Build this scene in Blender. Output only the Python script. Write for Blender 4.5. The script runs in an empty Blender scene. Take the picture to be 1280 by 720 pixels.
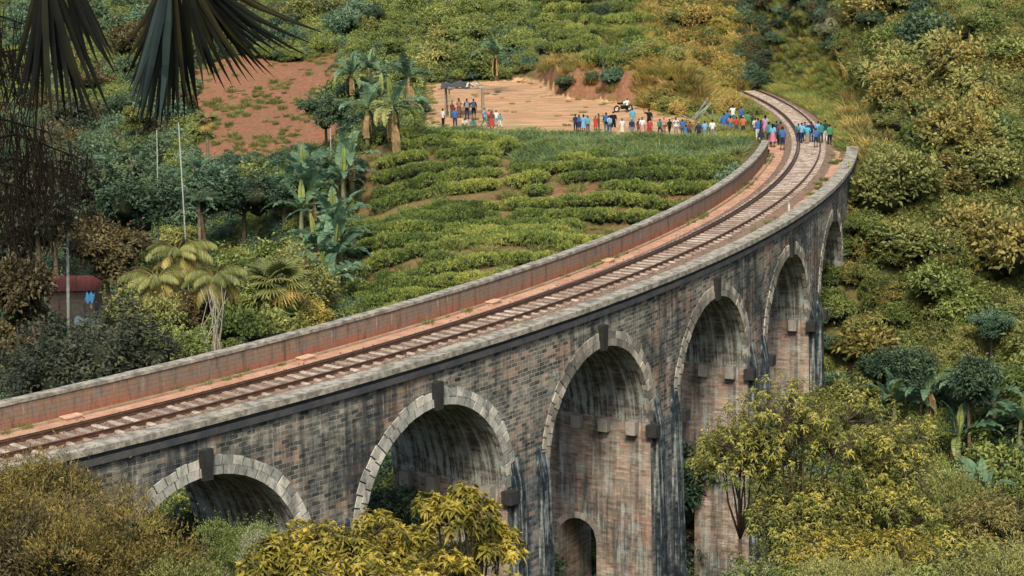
import bpy, bmesh, math, random
import numpy as np
from mathutils import Vector, Matrix
random.seed(7); rng = np.random.default_rng(7)
PI = math.pi
scene = bpy.context.scene
COL = scene.collection

# ------------------------------------------------------------------ camera
F_PX, TH, CAM_H, ROLL = 2618.253, 0.195, 20.866, -0.022
cam = bpy.data.cameras.new('camera'); camo = bpy.data.objects.new('camera', cam); COL.objects.link(camo)
cam.sensor_width = 36; cam.lens = F_PX / 1280 * 36; cam.clip_start = .1; cam.clip_end = 6000
camo.matrix_world = Matrix.Translation((0, 0, CAM_H)) @ Matrix.Rotation(PI/2 - TH, 4, 'X') @ Matrix.Rotation(ROLL, 4, 'Z')
scene.camera = camo

def project(x, y, z):
    z = z - CAM_H
    d = y*math.cos(TH) - z*math.sin(TH); u = y*math.sin(TH) + z*math.cos(TH)
    X = F_PX*x/d; Y = -F_PX*u/d
    c, s = math.cos(ROLL), math.sin(ROLL)
    return 640 + c*X - s*Y, 360 + s*X + c*Y
def project_np(x, y, z):
    z = z - CAM_H
    d = np.maximum(y*math.cos(TH) - z*math.sin(TH), .01); u = y*math.sin(TH) + z*math.cos(TH)
    X = F_PX*x/d; Y = -F_PX*u/d
    c, s = math.cos(ROLL), math.sin(ROLL)
    return 640 + c*X - s*Y, 360 + s*X + c*Y
def ray(px, py):
    X, Y = px - 640, py - 360
    c, s = math.cos(ROLL), math.sin(ROLL)
    X, Y = c*X + s*Y, -s*X + c*Y
    dx, du = X/F_PX, -Y/F_PX
    return Vector((dx, math.cos(TH) + du*math.sin(TH), -math.sin(TH) + du*math.cos(TH)))
def at(px, py, Y):
    r = ray(px, py); return Vector((0, 0, CAM_H)) + r*(Y/r.y)

# ------------------------------------------------------------------ bridge curve
CX, CY, R0 = -121.232, 181.238, 145.836
A0, DA = -0.752, 0.0902
RF = R0 + 3.47
def pol(A, r, z): return (CX + r*math.cos(A), CY + r*math.sin(A), z)
def to_pol(x, y):
    return np.arctan2(y - CY, x - CX), np.hypot(x - CX, y - CY) - R0
A_END = math.radians(-9.6)

# ------------------------------------------------------------------ object helpers
def children_of(o): return [c for c in o.children]
def mesh_obj(name, me, parent=None, loc=None):
    o = bpy.data.objects.new(name, me); COL.objects.link(o)
    if parent is not None: o.parent = parent
    if loc is not None: o.location = loc
    return o
def tag(o, label=None, cat=None, group=None, kind=None):
    if label: o['label'] = label
    if cat: o['category'] = cat
    if group: o['group'] = group
    if kind: o['kind'] = kind
    return o
def thing(name, label, cat, loc=(0, 0, 0), rz=0, group=None):
    o = bpy.data.objects.new(name, None); COL.objects.link(o)
    o.empty_display_size = .3; o.location = loc; o.rotation_euler = (0, 0, rz)
    return tag(o, label, cat, group)
def dup(root, loc, rz, scale=1.0, label=None, group=None, cat=None):
    def rec(o, par):
        c = o.copy(); COL.objects.link(c)
        if par is not None: c.parent = par
        for ch in o.children: rec(ch, c)
        return c
    c = rec(root, None)
    c.location = loc; c.rotation_euler = (0, 0, rz)
    c.scale = (scale, scale, scale) if not hasattr(scale, '__len__') else scale
    if label: c['label'] = label
    if group: c['group'] = group
    if cat: c['category'] = cat
    return c

class MB:
    """collects polygons with uvs; build() links ONE mesh object"""
    def __init__(self): self.v = []; self.f = []; self.uv = []; self.mi = []
    def face(self, pts, uvs=None, mi=0):
        n = len(self.v); self.v += [tuple(p) for p in pts]
        self.f.append(tuple(range(n, n+len(pts)))); self.mi.append(mi)
        self.uv += list(uvs) if uvs is not None else [(p[0], p[2]) for p in pts]
    def grid(self, P, UV=None, mi=0, flip=False):
        for i in range(len(P)-1):
            for j in range(len(P[0])-1):
                idx = [(i, j), (i+1, j), (i+1, j+1), (i, j+1)]
                if flip: idx = idx[::-1]
                self.face([P[a][b] for a, b in idx], [UV[a][b] for a, b in idx] if UV else None, mi)
    def box(self, c, s, M=None, mi=0):
        x, y, z = c; a, b, d = s[0]/2, s[1]/2, s[2]/2
        V = [Vector((x+i*a, y+j*b, z+k*d)) for i in (-1, 1) for j in (-1, 1) for k in (-1, 1)]
        if M is not None: V = [M @ v for v in V]
        for q in ((0,1,3,2),(4,6,7,5),(0,4,5,1),(2,3,7,6),(0,2,6,4),(1,5,7,3)):
            self.face([V[i] for i in q], None, mi)
    def polbox(self, a0, a1, r0, r1, z0, z1, n=1, rr=None, mi=0):
        """box bent along the bridge curve; uv in metres"""
        for k in range(n):
            b0 = a0+(a1-a0)*k/n; b1 = a0+(a1-a0)*(k+1)/n
            s0, s1 = b0*R0, b1*R0
            q = lambda A, r, z: pol(A, r, z)
            self.face([q(b0,r1,z0), q(b1,r1,z0), q(b1,r1,z1), q(b0,r1,z1)], [(s0,z0),(s1,z0),(s1,z1),(s0,z1)], mi)
            self.face([q(b1,r0,z0), q(b0,r0,z0), q(b0,r0,z1), q(b1,r0,z1)], [(s1,z0),(s0,z0),(s0,z1),(s1,z1)], mi)
            self.face([q(b0,r0,z1), q(b0,r1,z1), q(b1,r1,z1), q(b1,r0,z1)], [(s0,r0),(s0,r1),(s1,r1),(s1,r0)], mi)
            self.face([q(b0,r1,z0), q(b0,r0,z0), q(b1,r0,z0), q(b1,r1,z0)], [(s0,r1),(s0,r0),(s1,r0),(s1,r1)], mi)
            if k == 0: self.face([q(b0,r0,z0), q(b0,r1,z0), q(b0,r1,z1), q(b0,r0,z1)], [(r0,z0),(r1,z0),(r1,z1),(r0,z1)], mi)
            if k == n-1: self.face([q(b1,r1,z0), q(b1,r0,z0), q(b1,r0,z1), q(b1,r1,z1)], [(r1,z0),(r0,z0),(r0,z1),(r1,z1)], mi)
    def tube(self, pts, rad, n=6, cap=True, mi=0):
        pts = [Vector(p) for p in pts]; rings = []
        if not hasattr(rad, '__len__'): rad = [rad]*len(pts)
        up = Vector((.13, .97, .21)).normalized()
        for i, p in enumerate(pts):
            t = (pts[min(i+1, len(pts)-1)] - pts[max(i-1, 0)]).normalized()
            u = t.cross(up)
            if u.length < 1e-3: u = t.cross(Vector((1, 0, 0)))
            u.normalize(); w = t.cross(u)
            rings.append([p + (u*math.cos(2*PI*k/n) + w*math.sin(2*PI*k/n))*rad[i] for k in range(n)])
        base = len(self.v)
        for r_ in rings: self.v += [tuple(q) for q in r_]
        L = 0
        for i in range(len(rings)-1):
            d = (pts[i+1]-pts[i]).length
            for k in range(n):
                a = base+i*n+k; b = base+i*n+(k+1) % n
                self.f.append((a, b, b+n, a+n)); self.mi.append(mi)
                self.uv += [(k/n, L), ((k+1)/n, L), ((k+1)/n, L+d), (k/n, L+d)]
            L += d
        if cap:
            m = base+(len(rings)-1)*n
            self.f.append(tuple(m+k for k in range(n))); self.mi.append(mi); self.uv += [(0, 0)]*n
            self.f.append(tuple(base+n-1-k for k in range(n))); self.mi.append(mi); self.uv += [(0, 0)]*n
    def mesh(self, name, mats, smooth=False, weld=False):
        me = bpy.data.meshes.new(name)
        me.from_pydata(self.v, [], self.f)
        uvl = me.uv_layers.new(name='UVMap')
        uvl.data.foreach_set('uv', np.array(self.uv, np.float32).ravel())
        me.polygons.foreach_set('material_index', np.array(self.mi, np.int32))
        if smooth: me.polygons.foreach_set('use_smooth', np.ones(len(self.f), bool))
        for m in (mats if isinstance(mats, (list, tuple)) else [mats]): me.materials.append(m)
        if weld:
            bm = bmesh.new(); bm.from_mesh(me); bmesh.ops.remove_doubles(bm, verts=bm.verts, dist=.0005)
            bm.to_mesh(me); bm.free()
        me.update()
        return me
    def build(self, name, mats, parent=None, smooth=False, weld=False, loc=None):
        return mesh_obj(name, self.mesh(name, mats, smooth, weld), parent, loc)

# ------------------------------------------------------------------ node helpers
class NT:
    def __init__(self, name):
        self.m = bpy.data.materials.new(name); self.m.use_nodes = True
        self.t = self.m.node_tree; self.t.nodes.clear()
        self.out = self.n('ShaderNodeOutputMaterial')
    def n(self, typ, **kw):
        nd = self.t.nodes.new(typ)
        for k, v in kw.items():
            if k.startswith('i_'):
                nm = k[2:].replace('_', ' ')
                nd.inputs[nm].default_value = v
            else: setattr(nd, k, v)
        return nd
    def l(self, a, b): self.t.links.new(a, b)
    def val(self, sock, v):
        if isinstance(v, bpy.types.NodeSocket): self.l(v, sock)
        else: sock.default_value = v
    def mix(self, fac, a, b, blend='MIX'):
        nd = self.n('ShaderNodeMix', data_type='RGBA', blend_type=blend)
        self.val(nd.inputs[0], fac); self.val(nd.inputs[6], col4(a)); self.val(nd.inputs[7], col4(b))
        return nd.outputs[2]
    def math(self, op, a, b=0., clamp=False):
        nd = self.n('ShaderNodeMath', operation=op, use_clamp=clamp)
        self.val(nd.inputs[0], a); self.val(nd.inputs[1], b); return nd.outputs[0]
    def ramp(self, fac, stops, interp='LINEAR'):
        nd = self.n('ShaderNodeValToRGB'); cr = nd.color_ramp; cr.interpolation = interp
        while len(cr.elements) < len(stops): cr.elements.new(.5)
        for e, (p, c) in zip(cr.elements, stops):
            e.position = p; e.color = col4(c) if hasattr(c, '__len__') else (c, c, c, 1)
        self.val(nd.inputs[0], fac); return nd.outputs[0]
    def noise(self, vec, scale, detail=4, rough=.55, dist=0.):
        nd = self.n('ShaderNodeTexNoise'); nd.inputs['Scale'].default_value = scale
        nd.inputs['Detail'].default_value = detail; nd.inputs['Roughness'].default_value = rough
        nd.inputs['Distortion'].default_value = dist
        if vec is not None: self.l(vec, nd.inputs['Vector'])
        return nd.outputs[0]
    def mapping(self, vec, scale, loc=(0, 0, 0)):
        nd = self.n('ShaderNodeMapping'); nd.inputs['Scale'].default_value = scale; nd.inputs['Location'].default_value = loc
        self.l(vec, nd.inputs['Vector']); return nd.outputs[0]
    def bump(self, h, strength=.5, dist=.02):
        nd = self.n('ShaderNodeBump'); nd.inputs['Strength'].default_value = strength; nd.inputs['Distance'].default_value = dist
        self.l(h, nd.inputs['Height']); return nd.outputs[0]
    def principled(self, color, rough=.8, spec=.3, metal=0., normal=None):
        nd = self.n('ShaderNodeBsdfPrincipled')
        self.val(nd.inputs['Base Color'], col4(color)); self.val(nd.inputs['Roughness'], rough)
        nd.inputs['Specular IOR Level'].default_value = spec; nd.inputs['Metallic'].default_value = metal
        if normal is not None: self.l(normal, nd.inputs['Normal'])
        return nd
    def finish(self, sh): self.l(sh, self.out.inputs['Surface']); return self.m
def col4(c):
    if isinstance(c, bpy.types.NodeSocket): return c
    if hasattr(c, '__len__') and len(c) == 3: return (c[0], c[1], c[2], 1)
    return c
def pos_vec(t): return t.n('ShaderNodeNewGeometry').outputs['Position']

def simple_mat(name, c, rough=.75, spec=.3, metal=0., var=.25, scale=6.):
    t = NT(name); nz = t.noise(t.n('ShaderNodeTexCoord').outputs['Object'], scale, 3)
    c2 = tuple(x*(1-var) for x in c); c3 = tuple(min(1, x*(1+var)) for x in c)
    colr = t.mix(t.ramp(nz, [(.3, 0), (.7, 1)]), c2, c3)
    return t.finish(t.principled(colr, rough, spec, metal).outputs[0])

def leaf_mat(name, dark, mid, light, transl=.3, rough=.55, patch=.25, hue_rand=.5):
    t = NT(name)
    at_ = t.n('ShaderNodeAttribute', attribute_name='tint').outputs['Fac']
    oi = t.n('ShaderNodeObjectInfo').outputs['Random']
    nz = t.noise(pos_vec(t), patch, 3, .6)
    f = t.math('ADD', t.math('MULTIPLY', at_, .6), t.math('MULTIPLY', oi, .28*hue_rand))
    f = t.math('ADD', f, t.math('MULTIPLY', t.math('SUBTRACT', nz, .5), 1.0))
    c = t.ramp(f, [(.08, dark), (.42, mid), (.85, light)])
    p = t.principled(c, rough, .25)
    tr = t.n('ShaderNodeBsdfTranslucent'); t.l(c, tr.inputs['Color'])
    mx = t.n('ShaderNodeMixShader'); mx.inputs[0].default_value = transl
    t.l(p.outputs[0], mx.inputs[1]); t.l(tr.outputs[0], mx.inputs[2])
    return t.finish(mx.outputs[0])

# ------------------------------------------------------------------ masonry material
def masonry(name, c1, c2, c3, bw=.45, bh=.2, msz=.013, mortar=(.36, .35, .31), mort=.8, dark=.5, darkc=(.018, .027, .036), pale=.4, warm=.3, warmc=(.26, .14, .085), teal=0., course=0.):
    """weathered coursed masonry; uv in metres. c1..c3 = dark, middle and light blocks"""
    t = NT(name)
    uv = t.n('ShaderNodeTexCoord').outputs['UV']
    nzc = t.n('ShaderNodeTexNoise'); nzc.inputs['Scale'].default_value = .9; nzc.inputs['Detail'].default_value = 4; t.l(uv, nzc.inputs['Vector'])
    wob_ = t.n('ShaderNodeVectorMath', operation='SCALE'); t.l(nzc.outputs['Color'], wob_.inputs[0]); wob_.inputs['Scale'].default_value = .13
    uvw = t.n('ShaderNodeVectorMath', operation='ADD'); t.l(uv, uvw.inputs[0]); t.l(wob_.outputs[0], uvw.inputs[1])
    br = t.n('ShaderNodeTexBrick'); t.l(uvw.outputs[0], br.inputs['Vector'])
    br.inputs['Scale'].default_value = 1; br.inputs['Brick Width'].default_value = bw; br.inputs['Row Height'].default_value = bh
    br.inputs['Mortar Size'].default_value = msz; br.inputs['Mortar Smooth'].default_value = .25
    br.inputs['Color1'].default_value = (0, 0, 0, 1); br.inputs['Color2'].default_value = (1, 1, 1, 1); br.inputs['Mortar'].default_value = (.5, .5, .5, 1)
    rnd, mfac = br.outputs['Color'], br.outputs['Fac']
    big = t.noise(uv, .17, 5, .6); big2 = t.noise(t.mapping(uv, (1, 1, 1), (17, 9, 0)), .3, 5, .65)
    mid = t.noise(t.mapping(uv, (1, 1, 1), (7, 3, 0)), 1.1, 6, .7)
    lay = t.noise(t.mapping(uv, (.35, 5., 1), (3, 1, 0)), 1.0, 5, .7)
    stk = t.noise(t.mapping(uv, (1.9, .16, 1)), 1.0, 6, .7); stk2 = t.noise(t.mapping(uv, (5., .26, 1), (31, 4, 0)), 1.0, 5, .65)
    fine = t.noise(uv, 7, 5, .75)
    v = t.math('ADD', t.math('MULTIPLY', rnd, .26), t.math('MULTIPLY', mid, .66)); v = t.math('ADD', v, t.math('MULTIPLY', t.math('SUBTRACT', lay, .5), .5+course))
    v = t.math('ADD', v, t.math('MULTIPLY', t.math('SUBTRACT', fine, .5), .35))
    c = t.ramp(v, [(.25, c1), (.48, c2), (.78, c3)])
    wf = t.ramp(t.math('ADD', t.math('MULTIPLY', big2, .85), t.math('MULTIPLY', rnd, .15)), [(.66-warm*.3, 0), (.78-warm*.3, 1)])
    c = t.mix(t.math('MULTIPLY', wf, .7), c, t.mix(rnd, warmc, tuple(min(1, q*1.5) for q in warmc)))
    df = t.ramp(t.math('ADD', t.math('MULTIPLY', stk, .6), t.math('MULTIPLY', big, .5)), [(.70-dark*.3, 0), (.82-dark*.26, 1)])
    mc = t.mix(t.ramp(t.math('ADD', mid, t.math('MULTIPLY', big, .3)), [(.5, 0), (.8, 1)]), mortar, tuple(q*.35 for q in mortar))
    c = t.mix(t.math('MULTIPLY', t.math('MULTIPLY', mfac, mort), t.ramp(t.math('ADD', mid, t.math('MULTIPLY', fine, .3)), [(.5, .25), (.72, 1)])), c, mc)
    c = t.mix(t.math('MULTIPLY', df, .82), c, darkc)
    if teal:
        tf = t.ramp(t.math('ADD', t.math('MULTIPLY', stk2, .5), t.math('MULTIPLY', mid, .5)), [(.48, 0), (.60, 1)])
        c = t.mix(t.math('MULTIPLY', tf, teal), c, (.15, .27, .27))
    pf = t.ramp(t.math('ADD', t.math('MULTIPLY', stk2, .65), t.math('MULTIPLY', mid, .35)), [(.66-pale*.16, 0), (.72-pale*.1, 1)])
    c = t.mix(t.math('MULTIPLY', t.math('MULTIPLY', pf, .75), t.ramp(fine, [(.3, .2), (.6, 1)])), c, (.50, .50, .45))
    c = t.mix(t.math('MULTIPLY', t.ramp(fine, [(.55, 0), (.75, 1)]), .5), c, (.03, .032, .032))
    h = t.math('ADD', t.math('MULTIPLY', mfac, -.8), t.math('MULTIPLY', fine, .8)); h = t.math('ADD', h, t.math('MULTIPLY', rnd, .5))
    return t.finish(t.principled(c, .9, .15, normal=t.bump(h, .9, .045)).outputs[0])

M = {}
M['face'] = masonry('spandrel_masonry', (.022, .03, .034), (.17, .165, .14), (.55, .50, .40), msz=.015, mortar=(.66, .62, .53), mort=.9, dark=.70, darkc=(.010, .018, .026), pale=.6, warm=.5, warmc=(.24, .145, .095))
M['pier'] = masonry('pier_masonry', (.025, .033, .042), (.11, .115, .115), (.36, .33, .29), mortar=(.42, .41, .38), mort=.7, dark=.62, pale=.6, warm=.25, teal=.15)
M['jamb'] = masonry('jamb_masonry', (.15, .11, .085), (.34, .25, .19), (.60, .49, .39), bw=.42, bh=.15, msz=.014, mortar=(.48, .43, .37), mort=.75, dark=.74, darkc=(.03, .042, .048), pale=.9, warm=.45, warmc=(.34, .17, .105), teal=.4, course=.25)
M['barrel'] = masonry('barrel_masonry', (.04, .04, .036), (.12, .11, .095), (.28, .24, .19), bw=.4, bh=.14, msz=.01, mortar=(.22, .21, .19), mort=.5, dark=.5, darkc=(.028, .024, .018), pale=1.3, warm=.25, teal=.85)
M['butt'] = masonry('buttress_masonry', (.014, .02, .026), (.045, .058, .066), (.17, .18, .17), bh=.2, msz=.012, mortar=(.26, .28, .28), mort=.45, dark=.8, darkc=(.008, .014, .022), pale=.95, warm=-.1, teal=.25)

def block_mat(name, c1, c2, stain=.5, per_island=True):
    t = NT(name); uv = t.n('ShaderNodeTexCoord').outputs['UV']
    g = t.n('ShaderNodeNewGeometry'); rnd = g.outputs['Random Per Island']
    pv = g.outputs['Position']
    c = t.mix(rnd, c1, c2)
    nz = t.noise(t.mapping(pv, (1, 1, .45)), 1.6, 6, .75); nf = t.noise(pv, 9, 5, .75)
    c = t.mix(t.math('MULTIPLY', t.ramp(nz, [(.42, 0), (.66, 1)]), stain), c, (.05, .055, .055))
    c = t.mix(t.math('MULTIPLY', t.ramp(nf, [(.45, 0), (.7, 1)]), .35), c, (.09, .08, .06))
    return t.finish(t.principled(c, .9, .15, normal=t.bump(nf, .5, .02)).outputs[0])
M['ring'] = block_mat('arch_ring_stone', (.30, .31, .28), (.62, .60, .52), .8)
M['ring_dark'] = block_mat('arch_ring_stone_stained', (.15, .14, .12), (.50, .46, .38), .9)
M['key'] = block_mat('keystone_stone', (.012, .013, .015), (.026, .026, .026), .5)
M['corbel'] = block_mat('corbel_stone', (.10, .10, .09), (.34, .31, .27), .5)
M['joint'] = simple_mat('joint_mortar', (.075, .075, .07), .95, .1)

def concrete(name, c1, c2, cs, scale=1.2, drips=.0):
    t = NT(name); uv = t.n('ShaderNodeTexCoord').outputs['UV']; pv = pos_vec(t)
    a = t.noise(pv, scale, 5, .65); b = t.noise(pv, 7, 6, .8)
    c = t.mix(t.ramp(a, [(.4, 0), (.6, 1)]), c1, c2)
    c = t.mix(t.math('MULTIPLY', t.ramp(b, [(.5, 0), (.7, 1)]), .6), c, cs)
    return t.finish(t.principled(c, .92, .15, normal=t.bump(b, .5, .02)).outputs[0])
M['coping'] = concrete('coping_stone', (.36, .33, .27), (.15, .145, .12), (.05, .05, .042), 2.2)
M['string'] = concrete('string_course_stone', (.075, .075, .075), (.045, .05, .055), (.02, .02, .022))
def leftwall_mat():
    t = NT('parapet_brick'); uv = t.n('ShaderNodeTexCoord').outputs['UV']; pv = pos_vec(t)
    br = t.n('ShaderNodeTexBrick'); t.l(uv, br.inputs['Vector'])
    br.inputs['Scale'].default_value = 1; br.inputs['Brick Width'].default_value = .45; br.inputs['Row Height'].default_value = .19
    br.inputs['Mortar Size'].default_value = .014
    br.inputs['Color1'].default_value = (.27, .15, .095, 1); br.inputs['Color2'].default_value = (.20, .17, .14, 1); br.inputs['Mortar'].default_value = (.16, .13, .11, 1)
    sep = t.n('ShaderNodeSeparateXYZ'); t.l(pv, sep.inputs[0])
    zf = t.ramp(t.math('ADD', t.math('MULTIPLY', sep.outputs[2], 1.0), t.math('MULTIPLY', t.noise(t.mapping(uv, (.5, 1.5, 1)), 1., 4), .7)), [(.15, 1), (.55, 0)])
    lf = t.ramp(t.noise(t.mapping(uv, (.09, .2, 1)), 1., 3), [(.4, 0), (.6, 1)])
    c = t.mix(t.math('MULTIPLY', zf, .8), br.outputs[0], (.36, .105, .05))
    c = t.mix(t.math('MULTIPLY', t.ramp(t.noise(t.mapping(uv, (2., .4, 1)), 1., 5, .7), [(.5, 0), (.65, 1)]), .75), c, (.045, .04, .035))
    c = t.mix(t.math('MULTIPLY', lf, .45), c, (.16, .13, .10))
    c = t.mix(t.math('MULTIPLY', t.ramp(t.noise(t.mapping(uv, (3.5, .5, 1), (9, 2, 0)), 1., 4, .7), [(.6, 0), (.68, 1)]), .55), c, (.42, .38, .31))
    nf = t.noise(pv, 12, 3, .7)
    return t.finish(t.principled(c, .95, .1, normal=t.bump(t.math('ADD', nf, t.math('MULTIPLY', br.outputs[1], -.8)), .6, .03)).outputs[0])
M['lwall'] = leftwall_mat()

# ------------------------------------------------------------------ terrain
def cp(px, Y, z):
    r = None; x = (px-640)/F_PX*(Y*math.cos(TH) + (CAM_H-z)*math.sin(TH)); return (x, Y, z)
CP = [cp(*q) for q in [
    # right hillside that faces the camera
    (1075,152,-1.5),(1120,158,-1.2),(1180,160,-.6),(1280,158,-.6),(1420,160,2),(1080,175,-.3),(1060,190,.3),(1120,190,4),(1280,185,8),(1450,190,14),(1100,215,10),(1250,225,19),
    (1100,140,-7),(1280,140,-8),(1450,135,-8),(1150,125,-14.5),(1280,120,-15.5),(1500,115,-14),
    (1030,137,-14),(1000,128,-19),(950,118,-23),(850,108,-24.5),(740,98,-24),(640,90,-21),(500,82,-17),(900,130,-21),(1250,100,-20),
    # inner side below the curve
    (800,128,-13),(700,118,-13),(560,108,-13),(400,98,-12),(250,90,-10.5),(60,80,-8),(-150,72,-5),
    # tea slope
    (450,129,-6.4),(640,129,-6.4),(760,132,-6.2),(450,145,-4),(640,145,-3.9),(800,148,-3.6),(880,150,-3.2),(450,166,-1.0),(640,166,-.5),(560,171,0),(800,166,-.4),(920,166,-.3),(940,158,-1.2),
    # clearing
    (560,176,.2),(640,176,.1),(760,176,0),(860,172,0),(930,172,-.1),(640,205,.5),(560,190,.4),(720,190,.3),(820,183,.2),
    # slopes above the clearing
    (480,215,1.5),(640,222,2.6),(560,240,6),(640,250,9),(760,212,4.5),(800,240,9),(720,260,12),(900,205,2.6),(880,225,6.2),(925,192,2.2),(915,198,4.0),(935,215,7.5),(955,222,8.5),(905,250,9),(850,190,1.6),
    (1000,228,7),(1000,250,14),(900,280,19),(560,290,18),
    # left valley and the red field
    (420,175,-2.4),(340,180,-2.8),(260,182,-3.0),(430,205,.3),(340,220,1.7),(250,218,1.4),(340,250,7),(200,250,7),(420,250,7.5),(340,300,20),(100,300,22),(50,225,.5),(-100,230,2),
    (430,150,-6),(400,135,-8.5),(300,150,-10),(200,150,-11),(100,140,-9.5),(0,140,-9),(-150,140,-6),(300,120,-11),(150,110,-9.5),(0,100,-8.5),(-200,100,-4),(100,180,-6),(-50,185,-5),(350,165,-6),(220,168,-6.5),
    # far
    (640,340,40),(0,360,45),(1280,320,50)]]
CP += [(-40,48,-.4),(-47,56,-.5),(-30,58,-1.2),(-18,56,-.2),(-14,50,1.2),(-8,56,-2),(-9,68,-8),(-20,64,-3),(-3,46,-.5),(4,50,-3),(9,60,-7),(2,62,-10),(0,75,-17),(14,70,-11),(22,62,-7),(16,52,-3),(30,80,-14),(45,75,-8),
       (0,30,5),(0,15,12.5),(0,0,18.3),(-12,12,14),(12,12,14),(-10,30,6),(12,32,4.5),(-30,30,6),(30,30,5),(0,-30,28),(-50,10,16),(50,10,16),
       (-90,120,8),(-80,60,4),(90,120,12),(80,60,4),(-100,200,25),(110,220,45),(-60,150,-2)]
CPA = np.array(CP, float)
def tps_fit(P, z, lam=.02):
    n = len(P); d2 = ((P[:, None]-P[None])**2).sum(-1)
    K = np.where(d2 > 0, d2*np.log(np.maximum(d2, 1e-9))*.5, 0.)
    A = np.zeros((n+3, n+3)); A[:n, :n] = K + lam*n*np.eye(n); A[:n, n] = 1; A[:n, n+1:] = P; A[n:, :n] = A[:n, n:].T
    return np.linalg.solve(A, np.concatenate([z, [0, 0, 0]]))
SC = 100.
_W = tps_fit(CPA[:, :2]/SC, CPA[:, 2], 2e-6)
def tps(x, y):
    x = np.atleast_1d(np.asarray(x, float)); y = np.atleast_1d(np.asarray(y, float))
    out = np.empty(x.shape).ravel(); X = x.ravel()/SC; Y = y.ravel()/SC
    P = CPA[:, :2]/SC
    for i in range(0, len(X), 20000):
        a = X[i:i+20000, None]-P[None, :, 0]; b = Y[i:i+20000, None]-P[None, :, 1]
        d2 = a*a+b*b; K = np.where(d2 > 0, d2*np.log(np.maximum(d2, 1e-12))*.5, 0.)
        out[i:i+20000] = K @ _W[:-3] + _W[-3] + _W[-2]*X[i:i+20000] + _W[-1]*Y[i:i+20000]
    return out.reshape(x.shape)
def sstep(a, b, v): t = np.clip((v-a)/(b-a), 0, 1); return t*t*(3-2*t)
def wob(x, y, s, k=0.):
    return (np.sin(x/s+1.3+k)*np.cos(y/s*1.1+.4-k)+.6*np.sin(x/s*2.3-.7*y/s+2+k)+.35*np.sin(x/s*4.1+y/s*3.7+k))/1.6
TEA_X0 = lambda y: (452-640)/F_PX*(y+4)
TROW = 2.3
def tea_coord(x, y): return (y - 128.2 + .8*np.sin(x/9.+.5) + .35*np.sin(x/3.7+y*.1))/TROW
def tea_mask(x, y):
    A, dr = to_pol(x, y)
    lim = np.where(x > .6, 158.4, 167.)
    return (y > 121) & (y < lim) & (x > TEA_X0(y)) & (dr < -6.) & (x < 23)
def terrain(x, y):
    x = np.atleast_1d(np.asarray(x, float)); y = np.atleast_1d(np.asarray(y, float))
    far = np.hypot(x, y-130)
    xx = np.clip(x, -130, 130); yy = np.clip(y, -60, 360)
    z = tps(xx, yy)
    z = z + np.maximum(0, y-340)*.12 + np.maximum(0, np.abs(x)-125)*.08
    z = z + .35*wob(x, y, 7.) * sstep(8, 25, y)
    A, dr = to_pol(x, y); ad = np.abs(dr)
    # clearing is flat
    w = clear_w(x, y); z = z*(1-w) + (.25+.012*(y-176)+.06*wob(x, y, 2.2))*w
    # cut bank behind the clearing
    q = y-back_edge(x); z = z + 2.1*sstep(-.3, 2.2, q)*(1-sstep(5, 16, q))*sstep(3, 5, x)*(1-sstep(15, 19, x))
    # tea terraces
    tm = tea_mask(x, y) * 1.0
    tc = tea_coord(x, y); fr = tc-np.floor(tc)
    z = z + tm*.45*(sstep(.02, .3, fr) - fr)
    # railway formation beyond the bridge end
    on = sstep(A_END-.05, A_END-.0, A) * (1-sstep(.17, .30, A))
    wf = on*(1-sstep(4.2, 8.5, ad)); z = z*(1-wf) + (-.36)*wf
    # ground stays clear of the masonry above it
    under = (1-sstep(A_END-.045, A_END-.005, A))*(1-sstep(3.9, 5.5, ad))*sstep(-1.02, -.98, A)
    z = np.where(under > .01, np.minimum(z, -1.2*under + z*(1-under)), z)
    return z
def back_edge(x):
    return np.interp(x, [-20, 2.6, 4.6, 8, 15, 22], [209, 209, 194.5, 191, 184.5, 180]) + .45*np.sin(x*1.7) + .3*np.sin(x*3.9+1)
def front_edge(x): return np.interp(x, [-9, 3, 9, 14, 20], [171.6, 170.6, 167., 165.4, 164.6]) + .35*np.sin(x*1.3)
def clear_w(x, y):
    xl = (545-640)/F_PX*(y+3) + 0*y
    xr = 14.2 + .12*(y-168) - np.maximum(0, y-176)*.55
    yb = back_edge(x)
    return sstep(-1.5, .5, x-xl) * (1-sstep(-.5, 1.5, x-xr)) * sstep(-.9, .9, y-front_edge(x)) * (1-sstep(-1.2, .3, y-yb))
def field_mask(x, y):
    px, py = project_np(x, y, -1+0*x)
    return (px > 232+8*np.sin(y*.7)) & (px < 432) & (y > 178) & (y < 223+2*np.sin(x*.6))
def T(x, y): return float(terrain(x, y)[0])

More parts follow.
